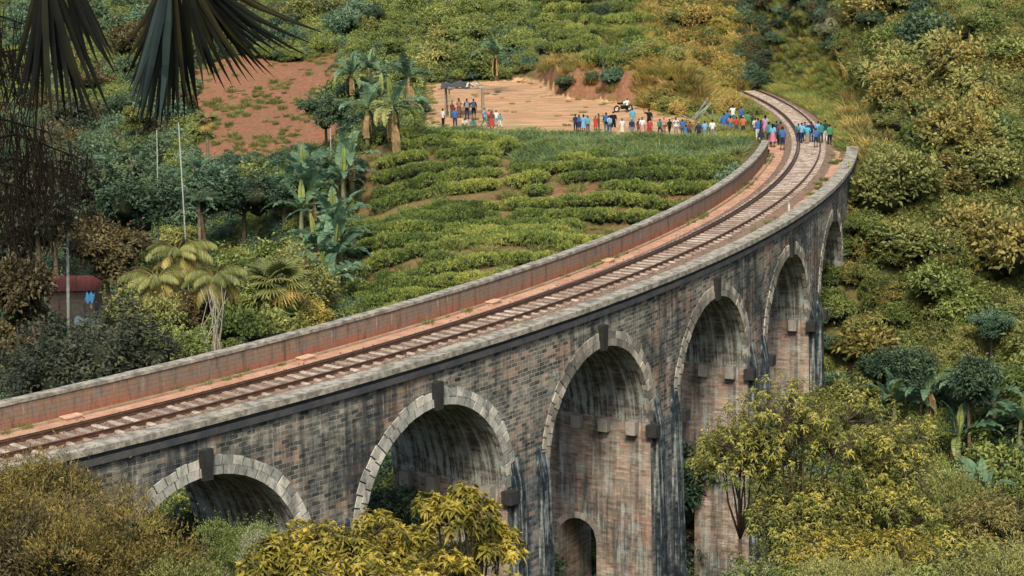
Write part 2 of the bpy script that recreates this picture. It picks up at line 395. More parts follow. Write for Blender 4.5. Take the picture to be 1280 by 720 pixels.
xs = np.concatenate([np.linspace(-1500, -140, 18), np.arange(-130, -45, 3.), np.arange(-45, 50, .42), np.arange(50, 131, 3.), np.linspace(140, 1500, 18)])
ys = np.concatenate([np.linspace(-1200, -70, 12), np.arange(-60, 40, 3.), np.arange(40, 120, .8), np.arange(120, 172, .28), np.arange(172, 262, .6), np.arange(262, 362, 4.), np.linspace(380, 2600, 24)])
GX, GY = np.meshgrid(xs, ys)
GZ = terrain(GX, GY)
nx_, ny_ = len(xs), len(ys)
me = bpy.data.meshes.new('ground')
co = np.stack([GX, GY, GZ], -1).reshape(-1, 3)
ii = np.arange(ny_-1)[:, None]*nx_ + np.arange(nx_-1)[None]
fc = np.stack([ii, ii+1, ii+1+nx_, ii+nx_], -1).reshape(-1, 4)
def fast_mesh(me, co, fc, smooth=False):
    n, k = fc.shape
    me.vertices.add(len(co)); me.vertices.foreach_set('co', co.astype(np.float32).ravel())
    me.loops.add(n*k); me.loops.foreach_set('vertex_index', fc.astype(np.int32).ravel())
    me.polygons.add(n); me.polygons.foreach_set('loop_start', (np.arange(n)*k).astype(np.int32))
    if smooth: me.polygons.foreach_set('use_smooth', np.ones(n, bool))
    me.update(calc_edges=True)
fast_mesh(me, co, fc, True)
zone = np.zeros(GX.shape)
zone = np.maximum(zone, clear_w(GX, GY))
fm = field_mask(GX, GY)*1.0
A_, dr_ = to_pol(GX, GY)
trk = ((A_ > A_END-.02) & (np.abs(dr_) < 3.3) & (A_ < -.02))*1.0
soil = np.maximum(fm, 0)
# red soil risers between tea rows, cut bank
tmk = tea_mask(GX, GY)
bank = ((GY > back_edge(GX)-.6) & (GY < back_edge(GX)+3.6) & (GX > 2.6) & (GX < 17))*1.0
a1 = me.attributes.new('dirt', 'FLOAT', 'POINT'); a1.data.foreach_set('value', np.maximum(zone, trk*.9).astype(np.float32).ravel())
a2 = me.attributes.new('redsoil', 'FLOAT', 'POINT'); a2.data.foreach_set('value', np.clip(soil + bank*.9 + tmk*(.3+.5*((np.floor(tea_coord(GX, GY)) == 10) | (np.floor(tea_coord(GX, GY)) == 3))), 0, 1).astype(np.float32).ravel())
def ground_mat():
    t = NT('ground_soil'); pv = pos_vec(t)
    d = t.n('ShaderNodeAttribute', attribute_name='dirt').outputs['Fac']
    r = t.n('ShaderNodeAttribute', attribute_name='redsoil').outputs['Fac']
    n1 = t.noise(pv, .35, 5, .65); n2 = t.noise(pv, 2.5, 5, .7); n3 = t.noise(pv, 11, 4, .7)
    base = t.mix(t.ramp(n1, [(.35, 0), (.65, 1)]), (.06, .07, .03), (.13, .11, .045))
    base = t.mix(t.math('MULTIPLY', t.ramp(n2, [(.5, 0), (.7, 1)]), .5), base, (.16, .12, .05))
    red = t.mix(t.ramp(n2, [(.3, 0), (.7, 1)]), (.15, .068, .04), (.29, .14, .085))
    red = t.mix(t.math('MULTIPLY', t.ramp(n1, [(.5, 0), (.7, 1)]), .45), red, (.17, .13, .05))
    dirt = t.mix(t.ramp(t.noise(t.mapping(pv, (.5, 1.6, 1)), .5, 6, .7), [(.35, 0), (.68, 1)]), (.36, .185, .10), (.54, .35, .20))
    dirt = t.mix(t.math('MULTIPLY', t.ramp(n3, [(.5, 0), (.68, 1)]), .45), dirt, (.30, .16, .08))
    dirt = t.mix(t.math('MULTIPLY', t.ramp(t.noise(t.mapping(pv, (.5, 1.3, 1)), .45, 7, .75), [(.47, 0), (.56, 1)]), .75), dirt, (.30, .185, .105))
    dirt = t.mix(t.math('MULTIPLY', t.ramp(t.noise(t.mapping(pv, (1, 1.4, 1), (4, 9, 0)), .3, 6, .75), [(.52, 0), (.6, 1)]), .6), dirt, (.24, .22, .11))
    dirt = t.mix(t.math('MULTIPLY', t.ramp(t.noise(t.mapping(pv, (.25, 3., 1), (1, 5, 0)), .8, 5, .7), [(.55, 0), (.62, 1)]), .5), dirt, (.62, .44, .28))
    rf = t.math('MULTIPLY', r, t.ramp(n2, [(.2, .7), (.6, 1.)]))
    c = t.mix(rf, base, red); c = t.mix(t.ramp(t.math('ADD', d, t.math('MULTIPLY', t.math('SUBTRACT', n2, .5), .5)), [(.35, 0), (.55, 1)]), c, dirt)
    h = t.math('ADD', n2, t.math('MULTIPLY', n3, .4))
    return t.finish(t.principled(c, .97, .08, normal=t.bump(h, .7, .12)).outputs[0])
M['ground'] = ground_mat(); me.materials.append(M['ground'])
ground = tag(mesh_obj('ground', me), 'red-brown hillside soil sloping down into the valley', 'ground', kind='structure')

# ------------------------------------------------------------------ viaduct
RIN = R0 - 3.3; ARC_R = 5.0; Z_CR = -2.05; Z_SP = Z_CR-ARC_R; Z_TOP = -.26; Z_BOT = -28
HALF = DA/2; NB = range(-3, 6)
viad = thing('railway_viaduct', 'tall curved stone railway viaduct with nine arches crossing the valley', 'viaduct', pol(A0+DA, R0, -1))
viad.location = (0, 0, 0)
A_L = A0-3.5*DA; A_R = A0+5.5*DA
def face_cols():
    sp = []
    half_m = HALF*RF
    s_list = [-half_m] + [-ARC_R-.0001] + [ARC_R*math.sin(a) for a in np.linspace(-PI/2, PI/2, 37)] + [ARC_R+.0001, half_m]
    return s_list
def arc_z(s): return Z_SP if abs(s) >= ARC_R else Z_SP + math.sqrt(max(0, ARC_R**2-s*s))
wall = MB()
for i in NB:
    Ac = A0+i*DA
    S = face_cols()
    for k in range(len(S)-1):
        a, b = Ac+S[k]/RF, Ac+S[k+1]/RF
        za, zb = arc_z(S[k]), arc_z(S[k+1])
        for r, fl in ((RF, 0), (RIN, 1)):
            pts = [pol(a, r, za), pol(b, r, zb), pol(b, r, Z_TOP), pol(a, r, Z_TOP)]
            uvs = [(a*RF, za), (b*RF, zb), (b*RF, Z_TOP), (a*RF, Z_TOP)]
            if fl: pts, uvs = pts[::-1], uvs[::-1]
            wall.face(pts, uvs)
# abutments
for (a_, b_, zb_, n_) in ((A_R, A_END, -16, 4), (A_L-.12, A_L, -12, 6)):
    wall.polbox(a_, b_, RIN, RIN+.3, zb_, Z_TOP, n_); wall.polbox(a_, b_, RF-.3, RF, zb_, Z_TOP, n_)
    wall.polbox(a_, b_, RIN+.3, RF-.3, zb_, -1., n_)
wo = wall.build('spandrel_wall', M['face'], viad)
# fill top (closes the masonry box)
deck = MB(); deck.polbox(A_L-.12, A_END+.02, RIN+.02, R0+2.9, -.9, -.36, 130); deck.build('deck', M['joint'], viad)
for i in NB:
    Ac = A0+i*DA
    bar = MB(); rs = np.linspace(RIN, RF, 7)
    P, U = [], []
    for a in np.linspace(-PI/2, PI/2, 33):
        s, z = ARC_R*math.sin(a), Z_SP+ARC_R*math.cos(a)
        P.append([pol(Ac+s/RF, r, z) for r in rs]); U.append([(r*1.0, a*ARC_R) for r in rs])
    bar.grid(P, U)
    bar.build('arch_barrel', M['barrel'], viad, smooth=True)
    # two rows of ring stones on both faces
    for (r_in, rr0, rr1) in ((RF-.25, RF+.055, None), (RIN-.055, RIN+.25, None)):
        ring = MB()
        lo, hi = r_in, rr0
        for row, (t0, t1) in enumerate(((.0, .37), (.383, .74))):
            n = 27 if row == 0 else 31
            for k in range(n):
                g = .006
                b0 = -PI/2 + PI*(k)/n + g; b1 = -PI/2 + PI*(k+1)/n - g
                jr = random.uniform(-.02, .02); hh = hi + jr*(1 if hi > R0 else 0) ; ll = lo - (jr if hi < R0 else 0)
                pts = []
                tt1 = t1 + (random.uniform(-.05, .06) if row else 0)
                def q(a, t, r): 
                    s, z = (ARC_R+t)*math.sin(a), Z_SP+(ARC_R+t)*math.cos(a); return pol(Ac+s/RF, r, z)
                a_, b_ = b0, b1
                c8 = [q(a_, t0, hh), q(b_, t0, hh), q(b_, tt1, hh), q(a_, tt1, hh), q(a_, t0, ll), q(b_, t0, ll), q(b_, tt1, ll), q(a_, tt1, ll)]
                base = len(ring.v); ring.v += c8
                for f in ((0,1,2,3),(5,4,7,6),(3,2,6,7),(1,0,4,5),(0,3,7,4),(2,1,5,6)):
                    ring.f.append(tuple(base+x for x in f)); ring.mi.append(0); ring.uv += [(0, 0)]*4
        ro = ring.build('arch_ring', M['ring'] if i <= 1 else M['ring_dark'], viad)
        if i <= 1: tag(ro, 'pale grey ring of arch stones' )
    w = .25
    for (lo, hi) in ((RF-.1, RF+.24), (RIN-.2, RIN+.1)):
        ks = MB()
        c8 = []
        for r in (hi, lo):
            for (s, z) in ((-w*.85, Z_CR-.12), (w*.85, Z_CR-.12), (w*1.15, Z_CR+1.12), (-w*1.15, Z_CR+1.12)):
                c8.append(pol(Ac+s/RF, r, z))
        base = len(ks.v); ks.v += c8
        for f in ((0,1,2,3),(5,4,7,6),(3,2,6,7),(1,0,4,5),(0,3,7,4),(2,1,5,6)):
            ks.f.append(tuple(base+x for x in f)); ks.mi.append(0); ks.uv += [(0, 0)]*4
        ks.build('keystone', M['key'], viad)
# piers
HB = (R0-2.0, R0+.3); HZ = -13.9
for i in range(-3, 5):
    Am = A0+(i+.5)*DA
    pm = MB(); wt = HALF*RF-ARC_R
    def W(z): return (wt + (Z_SP-z)*.022)/RF
    def RO(z): return RF + (Z_SP-z)*.018
    def RI(z): return RIN - (Z_SP-z)*.018
    zl = np.linspace(Z_BOT, Z_SP, 9)
    # faces front and back
    for rf_, fl in ((RO, False), (RI, True)):
        P = [[pol(Am+c*W(z), rf_(z), z) for z in zl] for c in (-1, -.3, .3, 1)]
        U = [[((Am+c*W(z))*RF, z) for z in zl] for c in (-1, -.3, .3, 1)]
        pm.grid(P, U, flip=fl)
    # jambs with the small arched passage
    hc = (HB[0]+HB[1])/2; hr = (HB[1]-HB[0])/2
    cols = [None] + list(np.linspace(HB[0], HB[1], 13)) + [None]
    def hz(r):
        if r <= HB[0] or r >= HB[1]: return HZ
        return HZ + math.sqrt(max(0, hr*hr-(r-hc)**2))
    for sgn in (-1, 1):
        def quad(ra, rb, z0a, z0b, z1a, z1b):
            pts, uvs = [], []
            for (r, z) in ((ra, z0a), (rb, z0b), (rb, z1b), (ra, z1a)):
                rr = r(z) if callable(r) else r
                pts.append(pol(Am+sgn*W(z), rr, z)); uvs.append((rr, z))
            if sgn > 0: pts, uvs = pts[::-1], uvs[::-1]
            pm.face(pts, uvs, 1)
        for (z0, z1) in zip(np.linspace(Z_BOT, HZ, 5)[:-1], np.linspace(Z_BOT, HZ, 5)[1:]):
            quad(RI, HB[0], z0, z0, z1, z1); quad(HB[1], RO, z0, z0, z1, z1)
        for (z0, z1) in zip(np.linspace(HZ, Z_SP, 5)[:-1], np.linspace(HZ, Z_SP, 5)[1:]):
            quad(RI, HB[0], z0, z0, z1, z1); quad(HB[1], RO, z0, z0, z1, z1)
        rl = np.linspace(HB[0], HB[1], 13)
        for ra, rb in zip(rl[:-1], rl[1:]): quad(float(ra), float(rb), hz(ra), hz(rb), Z_SP, Z_SP)
    tun = [(HB[0], Z_BOT), (HB[0], HZ)] + [(hc-hr*math.cos(a), HZ+hr*math.sin(a)) for a in np.linspace(0, PI, 13)[1:-1]] + [(HB[1], HZ), (HB[1], Z_BOT)]
    for (r0_, z0), (r1_, z1) in zip(tun[:-1], tun[1:]):
        pm.face([pol(Am-W(z0), r0_, z0), pol(Am+W(z0), r0_, z0), pol(Am+W(z1), r1_, z1), pol(Am-W(z1), r1_, z1)],
                [(-1, z0), (1, z0), (1, z1), (-1, z1)], 1)
    # ring of stones round the passage mouth
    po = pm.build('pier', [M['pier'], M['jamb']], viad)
    pr = MB()
    for sgn in (-1, 1):
        for k in range(11):
            b0, b1 = PI*k/11+.012, PI*(k+1)/11-.012; c8 = []
            for dA in (.035, -.12):
                for (t, b) in ((0, b0), (0, b1), (.34, b1), (.34, b0)):
                    r = hc-(hr+t)*math.cos(b); z = HZ+(hr+t)*math.sin(b); c8.append(pol(Am+sgn*(W(z)+dA/RF), r, z))
            base = len(pr.v); pr.v += c8
            for f in ((0,1,2,3),(5,4,7,6),(3,2,6,7),(1,0,4,5),(0,3,7,4),(2,1,5,6)):
                pr.f.append(tuple(base+x for x in f)); pr.mi.append(0); pr.uv += [(0, 0)]*4
    pr.build('passage_ring', M['ring_dark'], po)
    # two stepped buttress strips on the outer face
    for c in (-.62, .62):
        bb = MB(); zt = Z_SP+1.3
        zz = np.append(np.linspace(Z_BOT, zt-1.6, 7), np.linspace(zt-1.3, zt, 5)); hw = .40
        a0_, a1_ = Am+c*wt/RF-hw/RF, Am+c*wt/RF+hw/RF
        ro_ = lambda z: RF + .012 + (.25 + (Z_SP+1.3-z)*.024)*max(0., min(1., (Z_SP+1.3-z)/1.5))
        for z0, z1 in zip(zz[:-1], zz[1:]):
            bb.face([pol(a0_, ro_(z0), z0), pol(a1_, ro_(z0), z0), pol(a1_, ro_(z1), z1), pol(a0_, ro_(z1), z1)], [(a0_*RF, z0), (a1_*RF, z0), (a1_*RF, z1), (a0_*RF, z1)])
            for a, fl in ((a0_, 1), (a1_, 0)):
                pts = [pol(a, RF-.2, z0), pol(a, ro_(z0), z0), pol(a, ro_(z1), z1), pol(a, RF-.2, z1)]; uvs = [(RF, z0), (ro_(z0), z0), (ro_(z1), z1), (RF, z1)]
                bb.face(pts if fl else pts[::-1], uvs if fl else uvs[::-1])
        bb.face([pol(a0_, ro_(zt), zt), pol(a1_, ro_(zt), zt), pol(a1_, RF-.05, zt+.5), pol(a0_, RF-.05, zt+.5)], [(a0_*RF, 0), (a1_*RF, 0), (a1_*RF, 1.5), (a0_*RF, 1.5)])
        for a in (a0_, a1_): bb.face([pol(a, RF-.2, zt), pol(a, ro_(zt), zt), pol(a, RF-.05, zt+.5)], [(0, 0), (.6, 0), (0, 1.5)])
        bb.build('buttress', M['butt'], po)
        cb = MB(); s = .28
        sx = c*wt + (.72 if c > 0 else -.72)
        cb.polbox(Am+(sx-s)/RF, Am+(sx+s)/RF, RF-.1, RF+.5, Z_SP-.7, Z_SP-.1, 1)
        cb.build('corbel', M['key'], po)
    for k in range(4):
        rr = RIN + (RF-RIN)*(.14+.24*k)
        for sgn in (-1, 1):
            cb = MB(); zc = Z_SP-.35; a_in = Am+sgn*(W(zc)-.05/RF); a_out = Am+sgn*(W(zc)+.42/RF)
            a_in, a_out = min(a_in, a_out), max(a_in, a_out)
            cb.polbox(a_in, a_out, rr-.27, rr+.27, zc-.35, zc+.35, 1)
            cb.build('corbel', M['corbel'], po)
# outer parapet: low wall, wide coping over a projecting course
NP = 130
pp = MB(); pp.polbox(A_L-.12, A_END, R0+2.98, RF+.02, Z_TOP-.02, .06, NP); par_o = pp.build('parapet', M['string'], viad)
sc_ = MB(); sc_.polbox(A_L-.12, A_END+.001, R0+2.95, R0+3.66, Z_TOP-.16, Z_TOP+.1, NP); sc_.build('string_course', M['string'], viad)
cpm = MB()
nst = 150
for k in range(nst):
    a = A_L-.12 + (A_END-A_L+.12)*k/nst; b = A_L-.12 + (A_END-A_L+.12)*(k+1)/nst - .00006
    j = random.uniform(-.012, .012)
    cpm.polbox(a, b, R0+2.87+j, R0+3.73+j, .04, .29+random.uniform(-.006, .006), 1)
cpm.build('coping', M['coping'], par_o)
# inner parapet: taller brick wall
A_LW = math.radians(-10.)
ip = MB(); ip.polbox(A_L-.12, A_LW, RIN-.06, R0-2.94, -1.6, .72, NP); par_i = ip.build('parapet', M['lwall'], viad)
cpm = MB()
for k in range(nst):
    a = A_L-.12 + (A_LW-A_L+.12)*k/nst; b = A_L-.12 + (A_LW-A_L+.12)*(k+1)/nst - .00006
    j = random.uniform(-.01, .01)
    cpm.polbox(a, b, RIN-.12+j, R0-2.88+j, .72, .86+random.uniform(-.006, .006), 1)
cpm.build('coping', M['coping'], par_i)
kb = MB(); kb.polbox(A_L-.1, A_LW, R0-2.72, R0-2.58, -.35, -.2, NP)
kb.build('kerb', concrete('kerb_stone', (.33, .27, .19), (.25, .18, .12), (.12, .08, .05)), viad)

# path and ballast on the deck
def ring_sheet(name, mat, a0, a1, prof, na, jit=0, label=None, kind='structure', cat=None):
    mb = MB(); P, U = [], []
    for k in range(na+1):
        A = a0+(a1-a0)*k/na
        P.append([pol(A, R0+r, z + (random.uniform(-jit, jit) if 0 < q < len(prof)-1 else 0)) for q, (r, z) in enumerate(prof)])
        U.append([(A*R0, r) for r, z in prof])
    mb.grid(P, U, flip=True); o = mb.build(name, mat, smooth=True, weld=True)
    return tag(o, label, cat, kind=kind)
def path_mat():
    t = NT('red_dirt'); pv = pos_vec(t); uv = t.n('ShaderNodeTexCoord').outputs['UV']
    n1 = t.noise(pv, 1.2, 5, .65); n2 = t.noise(pv, 9, 5, .7)
    c = t.mix(t.ramp(n1, [(.3, 0), (.7, 1)]), (.33, .16, .10), (.50, .32, .22))
    c = t.mix(t.math('MULTIPLY', t.ramp(n2, [(.52, 0), (.7, 1)]), .5), c, (.24, .12, .07))
    c = t.mix(t.math('MULTIPLY', t.ramp(t.noise(t.mapping(uv, (.3, 1, 1)), .6, 4), [(.55, 0), (.68, 1)]), .5), c, (.32, .25, .15))
    return t.finish(t.principled(c, .95, .1, normal=t.bump(n2, .6, .03)).outputs[0])
def ballast_mat():
    t = NT('ballast_gravel'); pv = pos_vec(t)
    v = t.n('ShaderNodeTexVoronoi'); v.inputs['Scale'].default_value = 16; t.l(pv, v.inputs['Vector'])
    s = t.n('ShaderNodeSeparateColor'); t.l(v.outputs['Color'], s.inputs[0])
    c = t.mix(s.outputs[0], (.085, .055, .04), (.26, .19, .145))
    c = t.mix(t.math('MULTIPLY', t.ramp(t.noise(pv, .8, 4), [(.45, 0), (.65, 1)]), .45), c, (.30, .17, .11))
    return t.finish(t.principled(c, .95, .12, normal=t.bump(v.outputs['Distance'], .9, .04)).outputs[0])
M['path'] = path_mat(); M['ballast'] = ballast_mat()
A_S = A_L-.1; A_T = math.radians(8.5)
ring_sheet('path', M['path'], A_S, math.radians(-8.2), [(-2.95, -.30), (-2.2, -.31), (-1.6, -.33), (1.6, -.33), (2.3, -.30), (2.98, -.27)], 320, .012, 'red dirt walkway between the track and the parapets', cat='path')
ring_sheet('railway_ballast', M['ballast'], A_S, A_T, [(-1.95, -.345), (-1.5, -.20), (-.9, -.185), (-.45, -.2), (0, -.21), (.45, -.2), (.9, -.185), (1.5, -.2), (2.0, -.345)], 900, .018, 'grey-brown ballast stones under the sleepers', cat='ballast')

# ------------------------------------------------------------------ railway track
track = thing('railway_track', 'single railway track with brown rails and pale sleepers curving across the viaduct', 'railway track')
M['rail'] = simple_mat('rail_steel', (.12, .065, .042), .5, .5, .6, .3, 3.)
def rail(dr, h=0.):
    prof = [(-.07, -.165), (.07, -.165), (.07, -.15), (.012, -.13), (.012, -.045), (.038, -.035), (.038, 0), (-.038, 0), (-.038, -.035), (-.012, -.045), (-.012, -.13), (-.07, -.15)]
    mb = MB(); n = 420; P = []
    for k in range(n+1):
        A = A_S+(A_T-A_S)*k/n
        P.append([pol(A, R0+dr+a, b+h) for a, b in prof+[prof[0]]])
    mb.grid(P); return mb.build('rail', M['rail'], track, weld=True)
rail(-.875); rail(.875)
gr = rail(-.72, -.01); gr.name = 'check_rail'
t = NT('sleeper_concrete'); g = t.n('ShaderNodeObjectInfo').outputs['Random']; pv = pos_vec(t)
cc = t.mix(g, (.25, .205, .165), (.50, .44, .37))
cc = t.mix(t.math('MULTIPLY', t.ramp(t.noise(pv, 3, 4), [(.42, 0), (.62, 1)]), .65), cc, (.17, .11, .075))
M['sleeper'] = t.finish(t.principled(cc, .9, .15, normal=t.bump(t.noise(pv, 25, 3), .3, .01)).outputs[0])
def sleeper_mb(mb, M4=None, w=.25):
    # tapered sleeper, lower in the middle
    xs_ = [-1.3, -.95, -.45, .45, .95, 1.3]; zt = [.0, .02, -.005, -.005, .02, .0]
    P = []
    for x, z in zip(xs_, zt):
        ring_ = [(x, -w/2-.02, -.14), (x, w/2+.02, -.14), (x, w/2-.01, z), (x, -w/2+.01, z)]
        P.append([M4 @ Vector(q) if M4 else Vector(q) for q in ring_+[ring_[0]]])
    mb.grid(P)
    mb.face([P[0][j] for j in (3, 2, 1, 0)]); mb.face([P[-1][j] for j in (0, 1, 2, 3)])
    for x in (-.875, .875):       # rail chairs
        mb.box((x, 0, .015), (.24, .16, .035), M4, 0)
smb = MB(); sleeper_mb(smb); sl_me = smb.mesh('sleeper', M['sleeper'])
sp = .75/R0; A = math.radians(-46.6); n = 0; rest = MB(); cnt = 0
allA = []
while A < A_T: allA.append(A); A += sp
for k, A in enumerate(allA):
    c = pol(A, R0, -.165)
    ang = A + random.uniform(-.012, .012)
    if k < 100:
        o = mesh_obj('sleeper', sl_me, track, c); o.rotation_euler = (0, 0, ang)
    else:
        sleeper_mb(rest, Matrix.Translation(c) @ Matrix.Rotation(ang, 4, 'Z'))
A = math.radians(-46.6)-sp
while A > A_S:
    sleeper_mb(rest, Matrix.Translation(pol(A, R0, -.165)) @ Matrix.Rotation(A, 4, 'Z')); A -= sp
tag(rest.build('far_sleepers', M['sleeper'], track), kind='stuff')

# ------------------------------------------------------------------ foliage library
def unit(v): return v/np.maximum(np.linalg.norm(v, axis=-1, keepdims=True), 1e-9)
def leaves(P, D, N, L, W, fold=.15, droop=0.):
    """P base (n,3), D direction, N normal, L, W length and width (n,) -> verts faces: 6-vertex pointed leaves as two quads"""
    n = len(P); D = unit(D); S = unit(np.cross(D, N)); N = unit(np.cross(S, D))
    L = np.broadcast_to(L, (n,))[:, None]; W = np.broadcast_to(W, (n,))[:, None]
    base = P; mid = P + D*L*.45 + N*0; tip = P + D*L - np.array([0, 0, 1.])*L*droop
    lf = P + D*L*.45 + S*W*.5 + N*W*fold; rt = P + D*L*.45 - S*W*.5 + N*W*fold
    V = np.stack([base, rt, tip, lf], 1)
    f = np.arange(n)[:, None]*4 + np.array([0, 1, 2, 3])
    return V.reshape(-1, 3), f
def leaf_mesh(name, V, F, tint, mats, extra=None, nper=4):
    """V,F leaf quads, tint per leaf; extra = (verts, faces) quads of bark or core with material 1"""
    me = bpy.data.meshes.new(name)
    nv = len(V); nf = len(F)
    if extra is not None:
        ev, ef = extra; V = np.concatenate([V, ev]); F = np.concatenate([F, ef+nv])
    fast_mesh(me, V, F)
    mi = np.zeros(len(F), np.int32); mi[nf:] = 1
    me.polygons.foreach_set('material_index', mi)
    tv = np.concatenate([np.repeat(tint, nper), np.full(len(V)-nv, .1)]).astype(np.float32)
    a = me.attributes.new('tint', 'FLOAT', 'POINT'); a.data.foreach_set('value', tv)
    for m in mats: me.materials.append(m)
    return me
def rand_unit(n):
    return unit(rng.normal(size=(n, 3)))
def cloud(n_lobes, n_cl, n_lf, rx, rz, L, W, up=.35, flat=0., droop=.1, lobe=(.35, .6), cl_r=.22, seed_tint=.5, zc=0., spread=.75):
    """crown of clumped leaves; returns V,F,tint. Centre at (0,0,zc)"""
    lc = rand_unit(n_lobes)*rng.uniform(.25, spread, (n_lobes, 1)); lc[:, 2] = lc[:, 2]*.8 + .1
    lr = rng.uniform(lobe[0], lobe[1], n_lobes)
    li = rng.integers(0, n_lobes, n_cl)
    dirs = rand_unit(n_cl); dirs[:, 2] = np.abs(dirs[:, 2])*.9 + dirs[:, 2]*.35; dirs = unit(dirs)
    cc = lc[li] + dirs*(lr[li]*rng.uniform(.75, 1.08, n_cl))[:, None]
    ct = np.clip(rng.normal(.42, .16, n_cl) + (cc[:, 2])*.42, 0, 1)  # higher clumps get a lighter tint: form shading painted into the leaf colour
    ci = np.repeat(np.arange(n_cl), n_lf); n = len(ci)
    off = rand_unit(n)*rng.uniform(.1, 1, (n, 1))*cl_r
    P = cc[ci] + off
    P = P*np.array([rx, rx, rz]); P[:, 2] += zc
    out = unit(dirs[ci]*.7 + off/cl_r*.8 + np.array([0, 0, up]) + rng.normal(size=(n, 3))*.45)
    Nn = unit(rng.normal(size=(n, 3))*.38 + np.array([0, 0, .8]) + dirs[ci]*.9)
    D = unit(out - Nn*(out*Nn).sum(-1, keepdims=True)*.6)
    l = L*rng.uniform(.6, 1.25, n); w = W*rng.uniform(.7, 1.2, n)
    V, F = leaves(P, D, Nn, l, w, .2, droop)
    t = np.clip(ct[ci] + rng.normal(0, .09, n), 0, 1)
    ns = max(6, n_cl//8); k0 = rng.integers(0, n_cl, ns); sd = unit(dirs[k0]*.5 + np.array([0, 0, .9]) + rng.normal(size=(ns, 3))*.35)
    st0 = cc[k0]*np.array([rx, rx, rz]) + np.array([0, 0, zc]); Ps, Ds = [], []
    for j in range(7):
        Ps.append(st0 + sd*(j*.13*rng.uniform(.6, 1.2, (ns, 1))*(rx+.6)*.45)); Ds.append(unit(sd*.5+rng.normal(size=(ns, 3))*.7))
    Ps = np.concatenate(Ps); V_, F_ = leaves(Ps, np.concatenate(Ds), rng.normal(size=(len(Ps), 3)), L*rng.uniform(.7, 1.2, len(Ps)), W, .2, droop)
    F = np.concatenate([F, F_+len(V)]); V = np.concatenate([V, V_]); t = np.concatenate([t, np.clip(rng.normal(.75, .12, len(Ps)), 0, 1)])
    return V, F, t, (lc*np.array([rx, rx, rz])+np.array([0, 0, zc]), lr*min(rx, rz))
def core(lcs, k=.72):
    """dark filler against see-through gaps: coarse rough shells inside every lobe"""
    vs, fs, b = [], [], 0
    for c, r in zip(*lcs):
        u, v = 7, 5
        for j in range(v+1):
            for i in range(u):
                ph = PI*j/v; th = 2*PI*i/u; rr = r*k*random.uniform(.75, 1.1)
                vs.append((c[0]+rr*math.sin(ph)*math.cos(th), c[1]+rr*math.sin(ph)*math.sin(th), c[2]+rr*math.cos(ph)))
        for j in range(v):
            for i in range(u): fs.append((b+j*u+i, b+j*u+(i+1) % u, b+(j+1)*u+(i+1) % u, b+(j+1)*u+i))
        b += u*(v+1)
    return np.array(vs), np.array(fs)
def merge(*parts):
    Vs, Fs, Ts, b = [], [], [], 0
    for V, F, t in parts: Vs.append(V); Fs.append(F+b); Ts.append(t); b += len(V)
    return np.concatenate(Vs), np.concatenate(Fs), np.concatenate(Ts)

LM = dict(
    olive=leaf_mat('leaf_olive', (.065, .085, .025), (.18, .20, .06), (.43, .41, .14)),
    rust=leaf_mat('leaf_rust', (.08, .08, .025), (.225, .20, .06), (.50, .41, .13)),
    yellow=leaf_mat('leaf_yellow_green', (.13, .13, .03), (.34, .30, .07), (.62, .50, .13), .35),
    green=leaf_mat('leaf_green', (.05, .08, .022), (.15, .20, .055), (.37, .40, .12)),
    teal=leaf_mat('leaf_blue_green', (.038, .075, .046), (.095, .165, .10), (.26, .36, .20)),
    dark=leaf_mat('leaf_dark', (.026, .05, .032), (.07, .115, .065), (.18, .24, .11)),
    deep=leaf_mat('leaf_deep_shade', (.026, .034, .026), (.06, .072, .046), (.14, .14, .07)),
    brown=leaf_mat('leaf_brown_shade', (.05, .042, .022), (.12, .10, .045), (.26, .21, .09)),
    tea=leaf_mat('leaf_tea', (.05, .08, .022), (.155, .225, .055), (.50, .48, .11), .25, .5, .16, .9),
    bright=leaf_mat('leaf_bright', (.08, .11, .03), (.21, .26, .07), (.46, .46, .13)),
    banana=leaf_mat('leaf_banana', (.06, .12, .07), (.13, .235, .14), (.30, .42, .26), .4, .45),
    bananay=leaf_mat('leaf_banana_yellowing', (.13, .18, .07), (.30, .33, .12), (.52, .46, .18), .4, .4),
    straw=leaf_mat('leaf_straw', (.16, .12, .04), (.42, .31, .09), (.68, .52, .18)),
    pale=leaf_mat('leaf_pale', (.08, .10, .05), (.22, .24, .12), (.52, .53, .34)),
    lemong=leaf_mat('leaf_lemongrass', (.05, .10, .05), (.16, .25, .10), (.46, .50, .22), .3),
)
M['core'] = simple_mat('core_filler', (.024, .03, .017), 1., .05)  # near-black filler closing see-through gaps behind the leaves
M['bark'] = simple_mat('bark', (.09, .07, .05), .95, .1, 0, .4, 4)
M['barkpale'] = simple_mat('bark_pale', (.28, .26, .21), .9, .1, 0, .3, 4)

# shrub prototypes: ONE mesh each (leaves + dark filler core)
SH = []
for k, (nl, nc, nf, L, W, up, dr) in enumerate(((7, 300, 14, .16, .08, .3, .1), (5, 260, 16, .13, .07, .5, .05), (9, 340, 13, .18, .07, .2, .25), (6, 240, 16, .22, .07, .6, .3), (8, 420, 12, .12, .06, .4, .1))):
    V, F, t_, lc = cloud(nl, nc, nf, 1.0, .85, L, W, up, droop=dr, zc=.55, cl_r=.17)
    SH.append(leaf_mesh('shrub_leaves', V, F, t_, [LM['olive'], M['core']], core(lc)))
